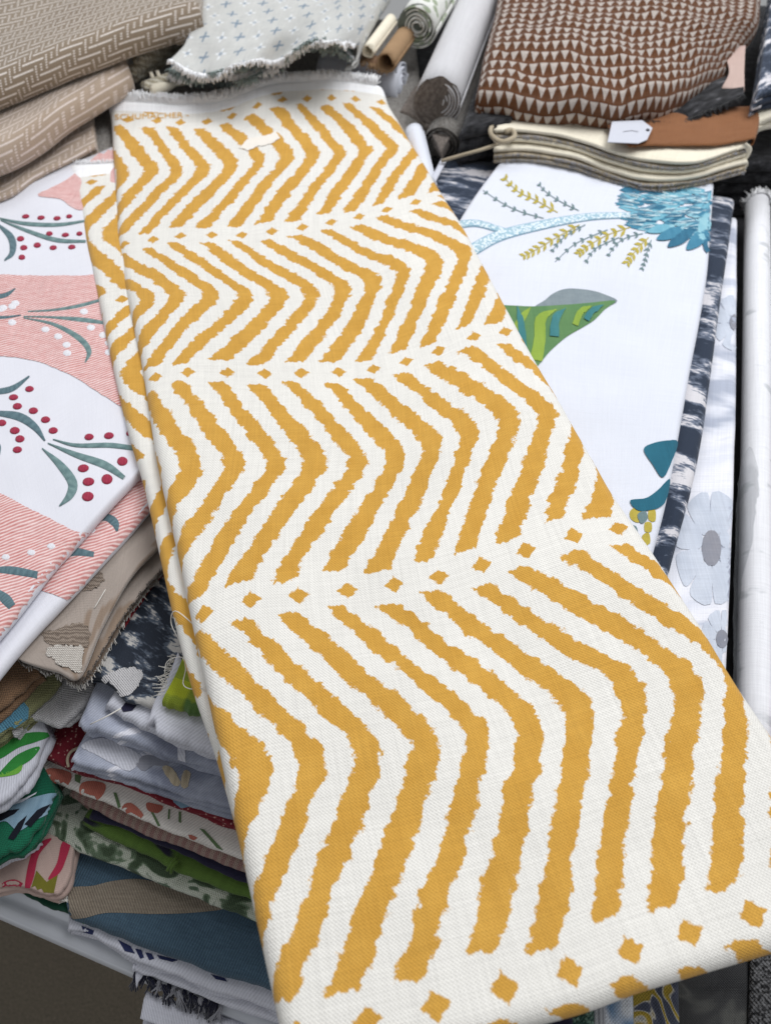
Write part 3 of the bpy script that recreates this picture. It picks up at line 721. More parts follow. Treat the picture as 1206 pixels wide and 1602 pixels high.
# ================================================================== LEFT STACK (folds facing the front, top of the stack first)
def cloth(label, front, z, th, mat, **k):
    t = thing('folded_fabric', label, 'fabric', k.pop('group', None)); s = slab('cloth', front, z, th, mat, t, **k); return t, s
rd, RD = cloth('crimson twill, a sliver showing under the taupe velvet', [(196, 985), (225, 935), (262, 905), (330, 860)], .884, .006, M_redpl, back=(-90, -120))
ik, IK = cloth('navy chenille with brushed cream strokes, folded beside the green check', [(146, 1058), (200, 1092), (238, 1108), (300, 1138)], .884, .008, M_ikat2, back=(120, -175), l=(.003, 180, .01))
patch('cream_block', [[(160, 1062), (180, 1050), (215, 1046), (222, 1060), (208, 1082), (190, 1088), (170, 1075)]], IK, M_wtex, True, 2.5, rough_edge=2.6)
gc, GC = cloth('lime and moss green check, small folded end against the yellow chevron linen', [(252, 1098), (280, 1108), (330, 1120)], .897, .010, M_green, back=(38, -75), n_in=2)
fray('frayed_edge', [(P(252+q*2, 1090-q*6, .897), Vector((-1, 0, 0))) for q in range(12)], 40, .006, M_thread, gc)
wh, WH = cloth('white cotton with a stitched edge under the green check', [(237, 1128), (250, 1150), (290, 1165), (350, 1185)], .888, .009, M_nvw, back=(40, -90), l=(.004, 180, .01))
we, WE = cloth('white cotton with a small navy mark under the navy chenille', [(172, 1108), (220, 1138), (300, 1172), (360, 1195)], .877, .010, M_nvw, back=(60, -100), l=(.0045, 180, .01))
patch('navy_mark', [[(190, 1108), (200, 1096), (216, 1102), (208, 1112), (194, 1114)]], WE, M_navy, False, 4)
tubes('loose_thread', [curve(thr([(190, 1108), (165, 1122), (142, 1133)], [.883, .882, .876]), 8)], .00045, M_thread, we, 4)
g1, G1 = cloth('pale grey watercolour twill, upper of two alike with a narrow pale stripe', [(126, 1138), (160, 1146), (240, 1175), (320, 1200), (420, 1235)], .868, .016, M_water, back=(50, -110), l=(.006, 120, 0))
patch('pale_stripe', [[(278, 1168), (290, 1172), (291, 1192), (279, 1188)]], G1, M_nvw, False, 4)
g2, G2 = cloth('grey watercolour twill with white and beige shapes, lower of two alike', [(115, 1192), (170, 1208), (260, 1235), (340, 1258), (430, 1290)], .853, .018, M_water, back=(60, -115), seed=3, l=(.006, 120, 0))
patch('white_shape', [[(128, 1168), (150, 1156), (175, 1158), (212, 1176), (222, 1188), (204, 1206), (180, 1196), (150, 1180)]], G2, M_nvw, True, 4, rough_edge=.6)
patch('slate_shape', [[(214, 1196), (222, 1184), (240, 1182), (266, 1192), (256, 1199), (240, 1198), (226, 1206)]], G2, M_gcore, True, 4, rough_edge=.6)
patch('beige_shape', [[(255, 1200), (268, 1200), (284, 1225), (274, 1230), (262, 1215)], [(288, 1206), (298, 1208), (294, 1232), (284, 1230)]], G2, M_tan, True, 4, rough_edge=.8)
rb, RB = cloth('dark red cotton with pale specks and a stitched edge between grey twill and tulip print', [(66, 1182), (110, 1203), (190, 1228), (280, 1262), (350, 1290), (430, 1320)], .835, .011, M_red, back=(70, -110), l=(.004, 180, .01))
patch('blue_shape', [[(268, 1240), (285, 1246), (300, 1262), (284, 1264), (272, 1255)]], RB, M_featb, False, 4)
tubes('stitched_edge', [curve(thr([(108, 1200), (106, 1188), (112, 1176), (128, 1168)], [.836, .838, .838, .838]), 12)], .0009, M_tan, rb, 5)
tp, TP = cloth('ivory twill printed with coral tulips and green stems', [(38, 1200), (100, 1228), (180, 1262), (260, 1298), (360, 1335), (450, 1370)], .824, .014, M_tulip, back=(60, -110), l=(.005, 180, .01), n_in=2)
patch('tulip', [[(72, 1206), (85, 1202), (112, 1210), (108, 1228), (96, 1236), (78, 1226)], [(128, 1226), (145, 1222), (166, 1228), (160, 1246), (144, 1252), (126, 1240)], [(192, 1262), (205, 1256), (222, 1270), (228, 1284), (212, 1284), (196, 1278)],
    [(230, 1256), (244, 1258), (256, 1262), (248, 1272), (232, 1268)], [(284, 1308), (300, 1306), (316, 1316), (304, 1320)], [(38, 1198), (48, 1192), (64, 1206), (60, 1222), (44, 1214)]], TP, M_coral, True, 4)
patch('stem', [[(178, 1240), (183, 1240), (190, 1262), (186, 1264)], [(236, 1270), (240, 1270), (252, 1292), (248, 1292)], [(312, 1296), (320, 1298), (350, 1330), (340, 1326)], [(264, 1266), (267, 1266), (266, 1282), (263, 1282)], [(280, 1270), (284, 1270), (284, 1288), (280, 1286)], [(58, 1200), (66, 1206), (62, 1210), (54, 1204)], [(118, 1212), (128, 1212), (126, 1226), (118, 1222)]], TP, M_stemg, False, 4)
bo, BO = cloth('rose beige cloth with a corded border under the tulip print', [(114, 1246), (180, 1282), (260, 1316), (370, 1358), (460, 1395)], .811, .010, M_border, back=(60, -100), l=(.004, 180, .01))
nv, NVY = cloth('deep navy cotton sliver above the green grass cloth', [(140, 1278), (220, 1308), (300, 1345), (385, 1382), (470, 1415)], .803, .006, M_navy, back=(50, -90))
gg, GG = cloth('grass green cloth with a tied knot on its fold', [(126, 1290), (200, 1322), (275, 1360), (385, 1405), (480, 1445)], .797, .009, M_olive, back=(50, -90))
tubes('knot', [curve(thr([(262, 1362), (268, 1352), (277, 1342)], [.799, .802, .801]), 8), curve(thr([(268, 1366), (270, 1355), (280, 1346)], [.797, .802, .801]), 8)], .0011, M_olive, gg, 6)
dm, DM = cloth('sage green and ivory damask with leaf figures over the slate blue cloth', [(64, 1302), (112, 1325), (200, 1362), (300, 1402), (395, 1440), (490, 1480)], .789, .012, M_damask, back=(60, -100), l=(.005, 180, .01), n_in=2)
bw_, BW = cloth('heavy slate blue weave with a broad taupe wave and frayed left edge', [(106, 1436), (150, 1452), (250, 1490), (350, 1525), (430, 1555), (520, 1590)], .776, .019, M_bluewave, back=(-10, -150), n_in=2, in_mat=M_nvw, plies=1)
patch('taupe_wave', [[(106, 1392), (145, 1386), (180, 1378), (225, 1376), (280, 1392), (330, 1414), (350, 1422), (300, 1428), (240, 1430), (170, 1428), (130, 1436), (106, 1432)]], BW, M_wavetan, True, 6)
fray('frayed_edge', side_edge(BW, 0), 260, .005, M_thread, bw_, rad=.00028)
nf, NF = cloth('white twill with navy flower sprays hanging over the table rim', [(112, 1452), (140, 1462), (205, 1500), (280, 1528), (360, 1560), (450, 1592), (540, 1620)], .764, .012, M_nvw, back=(10, -120), l=(.005, 180, .01))
patch('navy_spray', [[(128, 1448), (148, 1456), (146, 1462), (132, 1458)], [(185, 1470), (205, 1480), (212, 1492), (196, 1488)], [(212, 1484), (222, 1486), (226, 1498), (220, 1500)], [(228, 1490), (238, 1492), (242, 1500), (234, 1502)], [(246, 1494), (280, 1502), (270, 1505), (250, 1500)], [(330, 1524), (352, 1530), (356, 1536), (338, 1532)]], NF, M_nvp, False, 4)
fb, FB = cloth('white cloth folded over the table rim above navy tassels', [(208, 1516), (215, 1520), (290, 1548), (370, 1578), (450, 1608), (540, 1640)], .757, .012, M_nvw, back=(20, -60), seed=6, l=(.005, 180, .01))
# tassel fringe of the cloth below
ft = thing('tasselled_fabric', 'pale cloth edged with navy and grey tassels hanging past the table rim', 'fabric')
FT = slab('cloth', [(228, 1552), (300, 1578), (400, 1610), (520, 1650)], .744, .008, M_nvw, ft, back=(-6, 30), n_in=0)
for k in range(17):
    x = 216+k*8.2+random.uniform(-3, 3); y = 1524+k*3.0+random.uniform(-3, 3); p = P(x, y, .752); tl = random.uniform(.3, .7); tx = random.uniform(-.004, .004); m = M_blkthr if k in (0, 1, 2, 3, 5, 6, 9, 10, 11, 13, 14, 15) else M_tassel2
    lines = []
    for q in range(16):
        a = random.uniform(0, 6.28); rr = random.uniform(0, .0022); d = Vector((math.cos(a)*rr, math.sin(a)*rr, 0))
        lines.append([p+d*.4, p+d+Vector((tx*.5, -.004*tl, -.003)), p+d*1.8+Vector((tx+random.uniform(-.003, .003), -.008*tl-random.uniform(0, .003), -.008*tl))])
    tubes('tassel', lines, .0005, m, ft, 4)
tubes('loose_thread', [curve(thr([(262, 1552), (245, 1566), (226, 1574)], [.745, .742, .74]), 8)], .0004, M_thread, ft, 4)
bw2, BW2 = cloth('white cloth with bold navy blue shapes lowest under the tassels', [(270, 1578), (330, 1600), (420, 1632), (520, 1670)], .738, .010, M_nvw, back=(-4, 26), n_in=0)
patch('navy_shape', [[(290, 1578), (315, 1582), (318, 1602), (288, 1602)], [(335, 1590), (360, 1600), (340, 1606)]], BW2, M_nvp, True, 4)

# ---- far-left small pile
LB = (-150, -60)
w1, _ = cloth('brown canvas fold poking out under the taupe velvet', [(-80, 1165), (0, 1108), (62, 1052)], .880, .020, M_brown, back=(-60, -110), wr=.001)
w2, W2 = cloth('olive canvas fold turning teal blue, below the brown canvas', [(-80, 1205), (0, 1148), (42, 1122), (94, 1066)], .868, .020, M_olv, back=(-50, -90))
patch('blue_block', [[(-40, 1110), (0, 1096), (34, 1094), (46, 1108), (44, 1124), (20, 1142), (0, 1155), (-40, 1180)]], W2, M_blue, False, 5)
w3, _ = cloth('white rough-textured cloth end between olive canvas and dark red cotton', [(20, 1150), (50, 1126), (98, 1132), (148, 1080)], .862, .014, M_wtex, back=(-10, -90))
w4, W4 = cloth('white cloth with green palm fronds below the olive canvas', [(-80, 1300), (0, 1252), (42, 1212), (76, 1146)], .852, .016, M_nvw, back=(-60, -130))
patch('palm_frond', [[(-10, 1180), (20, 1156), (50, 1146), (82, 1148), (60, 1160), (30, 1170), (0, 1188)], [(-10, 1222), (10, 1198), (30, 1180), (62, 1168), (50, 1188), (20, 1206), (0, 1216)]], W4, M_leafg, True, 5)
patch('lime_frond', [[(-10, 1210), (20, 1206), (36, 1196), (30, 1210), (0, 1216)]], W4, M_leafl, True, 5)
w5, W5 = cloth('emerald cloth with blue grey feather shape, rolled under at the pile edge', [(-80, 1392), (0, 1338), (28, 1332), (58, 1298), (88, 1238)], .828, .020, M_emer, back=(-60, -110))
patch('feather', [[(-8, 1272), (30, 1256), (60, 1246), (90, 1242), (80, 1268), (55, 1285), (30, 1300), (10, 1285), (-8, 1290)]], W5, M_featb, True, 4, .0006, mesh_step=6)
patch('feather_barb', [[(-8, 1272), (32, 1266), (24, 1274), (5, 1284), (-8, 1288)], [(14, 1312), (30, 1288), (44, 1276), (36, 1296), (24, 1314)], [(40, 1290), (60, 1268), (78, 1258), (66, 1276), (50, 1294)]], W5, M_inkbl, False, 3, .0010, mesh_step=6)
patch('white_vein', [[(-8, 1264), (40, 1250), (60, 1240), (58, 1243), (36, 1256), (-8, 1270)]], W5, M_white, False, 3, .0013, mesh_step=6)
w6, _ = cloth('white twill fold peeping out under the emerald cloth', [(-80, 1410), (0, 1352), (30, 1340), (60, 1318)], .800, .012, M_nvw, back=(-60, -90))
w7, W7 = cloth('blush cotton with magenta and olive blooms beside the slate blue weave', [(-60, 1408), (10, 1384), (45, 1392), (80, 1400), (104, 1382), (118, 1318)], .788, .018, M_floralp, back=(-30, -110))
patch('magenta_petal', [[(40, 1388), (46, 1350), (58, 1322), (82, 1312), (62, 1338), (54, 1372), (46, 1392)], [(76, 1376), (90, 1350), (98, 1318), (112, 1316), (104, 1345), (94, 1366)], [(4, 1382), (24, 1376), (40, 1386), (24, 1394), (10, 1392)]], W7, M_magenta, True, 5)
patch('olive_petal', [[(30, 1402), (50, 1388), (58, 1362), (74, 1380), (92, 1366), (82, 1412), (60, 1412)]], W7, M_oliveb, False, 5)
w8, _ = cloth('bottle green printed cotton lowest by the table rim', [(-40, 1406), (20, 1392), (60, 1410), (105, 1432), (140, 1444)], .770, .012, M_dkgreen, back=(-20, -90))

# ================================================================== TOP LEFT: FRET JACQUARDS
bj = thing('folded_fabric', 'rose beige jacquard with pale fret lines and a cut right end', 'fabric')
netD = [[(-140, 110), (20, 70), (100, 40), (150, 18)], [(-110, 185), (40, 125), (110, 88), (172, 56)], [(-110, 248), (10, 208), (90, 160), (196, 92)]]
DD = sheet('top_panel', netD, M_beige, bj, z=.958, nu=60, nv=40, f=(.014, 180, .03), wr=.002, wf=14, seed=8)
for q in (1, 2, 3):
    g = [[p-Vector((0, 0, .004*q)) for p in row] for row in DD.T]
    sheet_from_grid('inner_fold', g, M_beige, bj, f=(.014-.004*q, 180, .03), wr=0, seed=8)
fray('frayed_edge', side_edge(DD, -1), 260, .004, M_cord, bj, rad=.0004)
lo_, _ = cloth('beige jacquard fold lying flat beneath the rose beige fret cloth', [(-120, 335), (0, 308), (70, 268), (150, 226)], .922, .012, M_beige, back=(-10, -90), seed=3)
tj = thing('folded_fabric', 'dark taupe jacquard with bright fret lines, top of the corner pile', 'fabric')
netC = [[(-120, -90), (60, -100), (190, -110), (290, -120)], [(-90, 20), (80, -10), (200, -40), (300, -60)], [(-80, 130), (60, 80), (180, 35), (298, 2)]]
CC = sheet('top_panel', netC, M_taupe, tj, z=.990, nu=60, nv=40, f=(.015, 180, .03), r=(.010, 180, .02), wr=.002, wf=14, seed=9)
for q in (1, 2):
    sheet_from_grid('inner_fold', [[p-Vector((0, 0, .005*q)) for p in row] for row in CC.T], M_taupe, tj, f=(.015-.005*q, 180, .03), wr=0)

# ---- cord trims behind
for k, (a, c, rr, z) in enumerate((((205, 118), (300, 62), .0075, .940), ((218, 100), (300, 48), .0075, .947), ((228, 138), (300, 112), .006, .936))):
    t = thing('cord_trim', 'cream twisted cord trim coiled behind the rose beige jacquard', 'trim', 'cord trims behind the jacquard')
    A, Bq = P(*a, z), P(*c, z); d = (Bq-A); n = 60; ax = d.normalized(); s1 = ax.cross(Vector((0, 0, 1))).normalized(); s2 = s1.cross(ax)
    for st in range(3):
        tubes('strand', [[A+d*(q/n)+(s1*math.cos(q*.5+st*2.094)+s2*math.sin(q*.5+st*2.094))*rr*.5 for q in range(n+1)]], rr*.55, M_cord, t, 8)
kn = thing('tassel_head', 'white silky tassel head lying behind the yellow chevron linen', 'trim')
tubes('head', [[P(236, 142, .936), P(240, 142, .936), P(256, 138, .936), P(275, 132, .936), P(300, 128, .936)]], lambda t: .002+.004*math.sin(math.pi*min(1, t*1.2+.1)), M_cream, kn, 14)
tubes('binding', [[P(236, 122, .94), P(241, 121, .94)], [P(246, 120, .94), P(251, 119, .94)]], .005, M_cream, kn, 10)

# ---- pale blue jacquard with wavy layered edge
jq = thing('folded_fabric', 'pale blue grey jacquard with small flower figures and a wavy frayed edge', 'fabric')
netF = [[(335, -80, .975), (450, -90, .98), (560, -90, .98), (660, -95, .97)], [(305, 35, .972), (400, 25, .978), (500, 15, .98), (590, 0, .968)], [(268, 100, .962), (305, 116, .956), (345, 112, .962), (395, 98, .967), (440, 92, .957), (482, 66, .982), (522, 60, .986), (556, 72, .962)]]
for q in range(4):
    nt_ = [[(x-(1 if j == 2 else 0)*q*1.5, y+(1 if j == 2 else 0)*q*(4.5+3.5*math.sin(i*1.7+q)), z-.0070*q-(.006*math.sin(i*1.9+q*1.3) if j == 2 and q else 0)) for i, (x, y, z) in enumerate(r_)] for j, r_ in enumerate(netF)]
    FF = sheet('top_panel' if q == 0 else 'lower_fold', nt_, M_jacq, jq, nu=70, nv=36, r=(.008-.0015*q, 180, .01) if q < 3 else None, wr=.004, wf=30, seed=10+q, thick=.0022)
    fray('frayed_edge', front_edge(FF), 700, .006, M_jfray if q % 2 else M_selv, jq, rad=.0005)

# ---- rolls and tubes at the back
sr = thing('fabric_roll', 'ivory roll with sage spots and a grey green end', 'roll')
SR = roll('wound_cloth', P(652, 42, .955), P(735, -90, .955), .020, M_sageroll, sr, turns=5)
sheet_from_grid('rolled_end', [[P(652, 42, .955)+Vector((math.cos(a)*r_, 0.004, math.sin(a)*r_)) for a in [2*math.pi*k/24 for k in range(25)]] for r_ in (.0005, .006, .012, .0185)], M_greenend, sr, wr=.001, wf=300, thick=0)
ct = thing('cardboard_tube', 'brown cardboard tube lying beside the ivory sage roll', 'tube', 'cardboard tubes')
roll('tube_wall', P(604, 98, .945), P(660, 20, .945), .0095, M_card, ct, r0=.008, turns=2)
ct2 = thing('cardboard_tube', 'short pale tube end between the pale blue jacquard and the brown tube', 'tube')
roll('tube_wall', P(576, 80, .950), P(612, 32, .950), .0065, M_cream, ct2, r0=.005, turns=2)
bt = thing('fabric_scrap', 'frayed brown hessian scrap beside the cardboard tube', 'fabric')
BT = sheet('cloth', [[(552, 78, .942), (580, 84, .944), (612, 92, .94)], [(548, 92, .938), (580, 100, .94), (604, 112, .936)]], M_brown, bt, nu=20, nv=8, wr=.003, wf=60)
fray('frayed_edge', front_edge(BT), 120, .006, M_card, bt, rad=.0004)
wr_ = thing('fabric_roll', 'white cloth roll with small dark lettering round its end, behind the chevron linen', 'roll')
WRo = roll('wound_cloth', P(630, 132, .915), P(505, 118, .912), .022, M_white, wr_, turns=5)
for k in range(11):
    a = .50+k*.085; c = P(630, 132, .915); q = Vector((-.006, .0002, 0))
    p = c+q+Vector((0, -math.cos(a+.9)*.0226*-1, math.sin(a+.9)*.0226))
    tubes('printed_mark', [[p, p+Vector((-.0022, .0, .0004))]], .0005, M_ink, wr_, 4)
lr = thing('fabric_roll', 'pale grey linen roll with a fuzzy taupe end', 'roll')
roll('wound_cloth', P(684, 158, .935), P(775, -60, .935), .0225, M_linen, lr, turns=7)
sheet_from_grid('rolled_end', [[P(684, 158, .935)+Vector((math.cos(a)*r_, -.002+.006*abs(math.sin(r_*900))*0, math.sin(a)*r_)) for a in [2*math.pi*k/36 for k in range(37)]] for r_ in [.0005+.0019*k for k in range(12)]], M_brownend, lr, wr=.003, wf=420, thick=0)
tf = thing('folded_fabric', 'taupe wool fold tucked under the pale grey linen roll', 'fabric')
TF = slab('cloth', [(626, 172), (650, 185), (672, 205), (690, 235)], .915, .012, M_brownend, tf, back=(40, -60))
gb = thing('fabric_roll', 'grey boucle roll standing under the pale linen roll', 'roll')
roll('wound_cloth', P(692, 228, .905), P(770, 40, .905), .020, M_greywool, gb, turns=5)
dk = thing('folded_fabric', 'charcoal and black wool folded between linen roll and brown triangle cloth', 'fabric')
slab('cloth', [(728, 200), (748, 196), (775, 190), (800, 186)], .935, .036, M_charcoal, dk, back=(60, -170), l=(.014, 150, 0), n_in=2)
wb = thing('fabric_roll', 'thin white roll beside the navy abstract print', 'roll')
roll('wound_cloth', P(668, 290, .905), P(648, 205, .915), .009, M_white, wb, turns=4)
ws = thing('fabric_scrap', 'white paper strip at the corner of the navy abstract print', 'paper')
sheet('strip', [[(690, 248, .9075), (698, 252, .9075)], [(668, 290, .9075), (676, 294, .9075)]], M_tagm, ws, nu=4, nv=6, wr=.0005)

# ================================================================== RIGHT PILE
wf_ = thing('folded_fabric', 'white linen printed with teal feathered flower, mustard sprigs and striped leaf', 'fabric')
netM = [[(806, 228), (950, 250), (1108, 285)], [(712, 372), (900, 385), (1098, 420)], [(690, 560), (880, 580), (1066, 600)], [(750, 780), (900, 790), (1032, 780)], [(830, 1000), (930, 990), (985, 960)]]
WFs = sheet('top_panel', netM, M_white, wf_, z=.908, nu=60, nv=80, r=(.005, 180, .02), l=(.004, 180, .02), wr=.0024, wf=13, seed=12)
layers(netM, M_white, wf_, .908, 2, .0035, nu=30, nv=40, name='inner_fold', wr=.001)
na = thing('folded_fabric', 'navy and white abstract print folded under the white floral linen', 'fabric')
netN = [[(700, 252), (900, 262), (1140, 310)], [(650, 360), (900, 420), (1118, 460)], [(690, 600), (900, 640), (1084, 690)], [(760, 830), (900, 850), (1042, 860)], [(850, 1050), (930, 1050), (1000, 1020)]]
NAs = sheet('top_panel', netN, M_ikat, na, z=.897, nu=50, nv=70, r=(.006, 180, .02), wr=.0014, seed=13)
layers(netN, M_ikat, na, .897, 2, .004, nu=30, nv=40, name='inner_fold', wr=.001)
gf = thing('folded_fabric', 'white cotton printed with large grey daisies beside the smoky plastic', 'fabric')
netO = [[(850, 330), (1000, 330), (1146, 340)], [(850, 600), (1000, 600), (1142, 610)], [(860, 860), (1000, 860), (1134, 860)], [(900, 1150), (1000, 1150), (1120, 1150)]]
GFs = sheet('top_panel', netO, M_gfl, gf, z=.884, nu=40, nv=60, r=(.005, 180, .02), wr=.0014, seed=14)
layers(netO, M_white, gf, .884, 3, .0035, nu=24, nv=30, name='inner_fold', wr=.001)
def petal(cx, cy, ang, r0, r1, w, sq=1.0):
    ca, sa = math.cos(ang), math.sin(ang); out = []
    for d, ww in ((r0, w*.18), ((r0+r1)*.5, w*.42), (r1*.92, w*.5), (r1, w*.25), (r1, -w*.25), (r1*.92, -w*.5), ((r0+r1)*.5, -w*.42), (r0, -w*.18)):
        out.append((cx+(d*ca-ww*sa)*sq, cy+d*sa+ww*ca))
    return out
for cx, cy, R_, sq in ((1112, 858, 90, .62), (1128, 1000, 46, .7), (1150, 505, 44, .8)):
    for k in range(8):
        pp = petal(cx, cy, .35+k*math.pi/4, R_*.30, R_, R_*.62, sq); patch('daisy_petal', [pp], GFs, M_gpet, True, 6)
    patch('daisy_centre', [[(cx+R_*.27*sq*math.cos(a), cy+R_*.32*math.sin(a)) for a in [k*.6283 for k in range(10)]]], GFs, M_gcore, True, 5, .0006)
# feathered flower: overlapping pointed petals fanning towards the stem
random.seed(21)
FX, FY = 1040, 335
def inside(x, y):
    return True
feats = []
for k in range(150):
    x = random.uniform(978, 1116); t = (x-970)/146.0
    top = 283+ (x-990)*.16; bot = 352+ (t*26)
    y = random.uniform(top, bot); feats.append((x, y))
feats.sort(key=lambda q: -q[0]*.6-abs(q[1]-325)*.2)
for k, (x, y) in enumerate(reversed(feats)):
    L_ = random.uniform(26, 40); an = math.pi+random.uniform(-.22, .22)+(y-325)*-.004; w = random.uniform(7, 11)
    ca, sa = math.cos(an), math.sin(an)
    q = [(x+L_*.5*ca, y+L_*.5*sa), (x+L_*.1*ca-w*.5*sa, y+L_*.1*sa+w*.5*ca), (x-L_*.45*ca-w*.35*sa, y-L_*.45*sa+w*.35*ca), (x-L_*.45*ca+w*.35*sa, y-L_*.45*sa-w*.35*ca), (x+L_*.1*ca+w*.5*sa, y+L_*.1*sa-w*.5*ca)]
    patch('petal', [q], WFs, M_teals[random.choice((0, 0, 1, 1, 2, 3, 4, 4))], False, 8, .0004+k*.0000035)
    if k % 2 == 0: patch('petal_line', [[(x+L_*.45*ca, y+L_*.45*sa), (x-L_*.3*ca, y-L_*.3*sa-.7), (x-L_*.3*ca, y-L_*.3*sa+.8)]], WFs, M_petalline, False, 9, .00095)
for (x, y, an, L_, w, m) in ((1045, 368, 2.75, 42, 17, 0), (1062, 375, 2.55, 46, 18, 2), (1088, 378, 2.4, 42, 20, 0), (1102, 358, 1.9, 44, 24, 3), (1105, 384, 1.7, 26, 14, 2), (1028, 360, 2.9, 36, 13, 1)):
    ca, sa = math.cos(an), math.sin(an)
    patch('petal', [[(x+L_*.5*ca, y+L_*.5*sa), (x-w*.5*sa, y+w*.5*ca), (x-L_*.5*ca-w*.25*sa, y-L_*.5*sa+w*.25*ca), (x-L_*.5*ca+w*.25*sa, y-L_*.5*sa-w*.25*ca), (x+w*.5*sa, y-w*.5*ca)]], WFs, M_teals[m], True, 5, .0011)
# stem with scalloped filling, side stem
def ribbon(pts, w0, w1, n=30, taper=0):
    ps = [np.array(p, float) for p in pts]; A, C = [], []
    for k in range(n+1):
        t = k/n*(len(ps)-1); c = cr(ps, t); d = cr(ps, min(t+.05, len(ps)-1))-cr(ps, max(t-.05, 0)); d /= np.linalg.norm(d)+1e-9
        nn = np.array([-d[1], d[0]]); w = (w0+(w1-w0)*k/n)/2*(min(1, (k+.4)/taper) if taper else 1); A.append(tuple(c+nn*w)); C.append(tuple(c-nn*w))
    return A+C[::-1]
for pts, a, c in (([(728, 398), (780, 370), (850, 352), (920, 340), (985, 337)], 17, 7), ([(716, 352), (745, 350), (775, 358), (800, 366)], 9, 7)):
    patch('stem_outline', [ribbon(pts, a+3, c+2)], WFs, M_lineb, False, 12, .0004); patch('stem', [ribbon(pts, a, c)], WFs, M_paleb, False, 12, .0007)
def sprig(pts, n, L_, w, mat, spread=.7, both=True):
    ps = [np.array(p, float) for p in pts]; polys = []
    for k in range(n):
        t = (k+.5)/n*(len(ps)-1); c = cr(ps, t); d = cr(ps, min(t+.05, len(ps)-1))-cr(ps, max(t-.05, 0)); a0 = math.atan2(d[1], d[0])
        for sg in ((1, -1) if both else (1,)):
            a = a0+sg*spread; ca, sa = math.cos(a), math.sin(a); l2 = L_*random.uniform(.8, 1.15)*(1-.35*k/n)
            polys.append([(c[0], c[1]), (c[0]+l2*.5*ca-w*.5*sa, c[1]+l2*.5*sa+w*.5*ca), (c[0]+l2*ca, c[1]+l2*sa), (c[0]+l2*.5*ca+w*.5*sa, c[1]+l2*.5*sa-w*.5*ca)])
    polys.append(ribbon(pts, 1.6, 1.0, 12))
    o = patch('sprig', polys, WFs, mat, False, 7, join=True)
    if o: o['kind'] = 'stuff'
sprig([(906, 352), (870, 372), (840, 390), (818, 402)], 9, 15, 5, M_mustard); sprig([(985, 356), (950, 368), (920, 385), (905, 398)], 8, 15, 5.5, M_mustard)
sprig([(1014, 372), (1000, 385), (988, 400), (980, 412)], 6, 14, 5.5, M_mustard); sprig([(872, 333), (840, 315), (810, 300), (788, 278)], 8, 14, 5, M_mustard)
for pts in ([(905, 330), (880, 318), (855, 302), (842, 288)], [(850, 342), (815, 332), (785, 318), (755, 298)], [(915, 352), (890, 366), (875, 378), (862, 395)], [(950, 360), (920, 372), (895, 385), (868, 410)], [(1005, 366), (980, 372), (962, 384), (950, 402)], [(1018, 376), (1012, 392), (1008, 408), (1003, 422)], [(968, 372), (945, 382), (928, 392), (915, 412)]):
    sprig(pts, 6, 9, 3.5, M_sage, .6)
# striped leaf
patch('leaf_top', [[(836, 482), (852, 470), (866, 459), (888, 452), (925, 455), (950, 463), (965, 471), (950, 479), (915, 478), (875, 481)]], WFs, M_lfgrey, True, 5, .0004)
leafpoly = [(760, 480), (780, 478), (808, 479), (836, 480), (875, 478), (915, 475), (962, 471), (946, 484), (928, 502), (905, 516), (885, 528), (860, 550), (832, 580), (815, 560), (780, 520)]
patch('leaf_body', [leafpoly], WFs, M_lfdark, True, 6, .0005)
for kk_, (pts, w0, w1, m) in enumerate((([(830, 481), (812, 505), (800, 540)], 13, 9, M_lflime), ([(870, 485), (846, 500), (844, 530), (838, 565)], 15, 20, M_lflime), ([(925, 480), (908, 489), (899, 510)], 9, 10, M_lflime),
     ([(808, 480), (815, 510), (818, 550)], 8, 12, M_lfteal), ([(884, 484), (869, 500), (866, 528)], 9, 15, M_lfteal), ([(944, 478), (926, 488), (916, 502)], 8, 10, M_lfteal))):
    patch('leaf_stripe', [ribbon(pts, w0, w1, 14, 5)], WFs, m, False, 8, .0008+.00012*kk_, rough_edge=.5)
patch('teal_leaf', [[(1006, 704), (1022, 694), (1046, 690), (1058, 692), (1050, 720), (1036, 748), (1020, 728)], [(985, 784), (1010, 780), (1030, 766), (1046, 750), (1036, 790), (1010, 800), (994, 798)]], WFs, M_deept, True, 4, .0008, mesh_step=6)
patch('mustard_bud', [[(985, 800), (996, 794), (1008, 806), (998, 818), (986, 812)], [(1014, 798), (1024, 798), (1024, 816), (1014, 814)], [(1004, 838), (1014, 834), (1016, 850), (1006, 854)], [(1008, 818), (1018, 818), (1018, 832), (1008, 832)]], WFs, M_mustard, True, 4)
patch('slate_bud', [[(996, 806), (1008, 800), (1012, 812), (1002, 820)], [(982, 824), (994, 824), (996, 836), (986, 838)]], WFs, M_sage, True, 4, .0007)

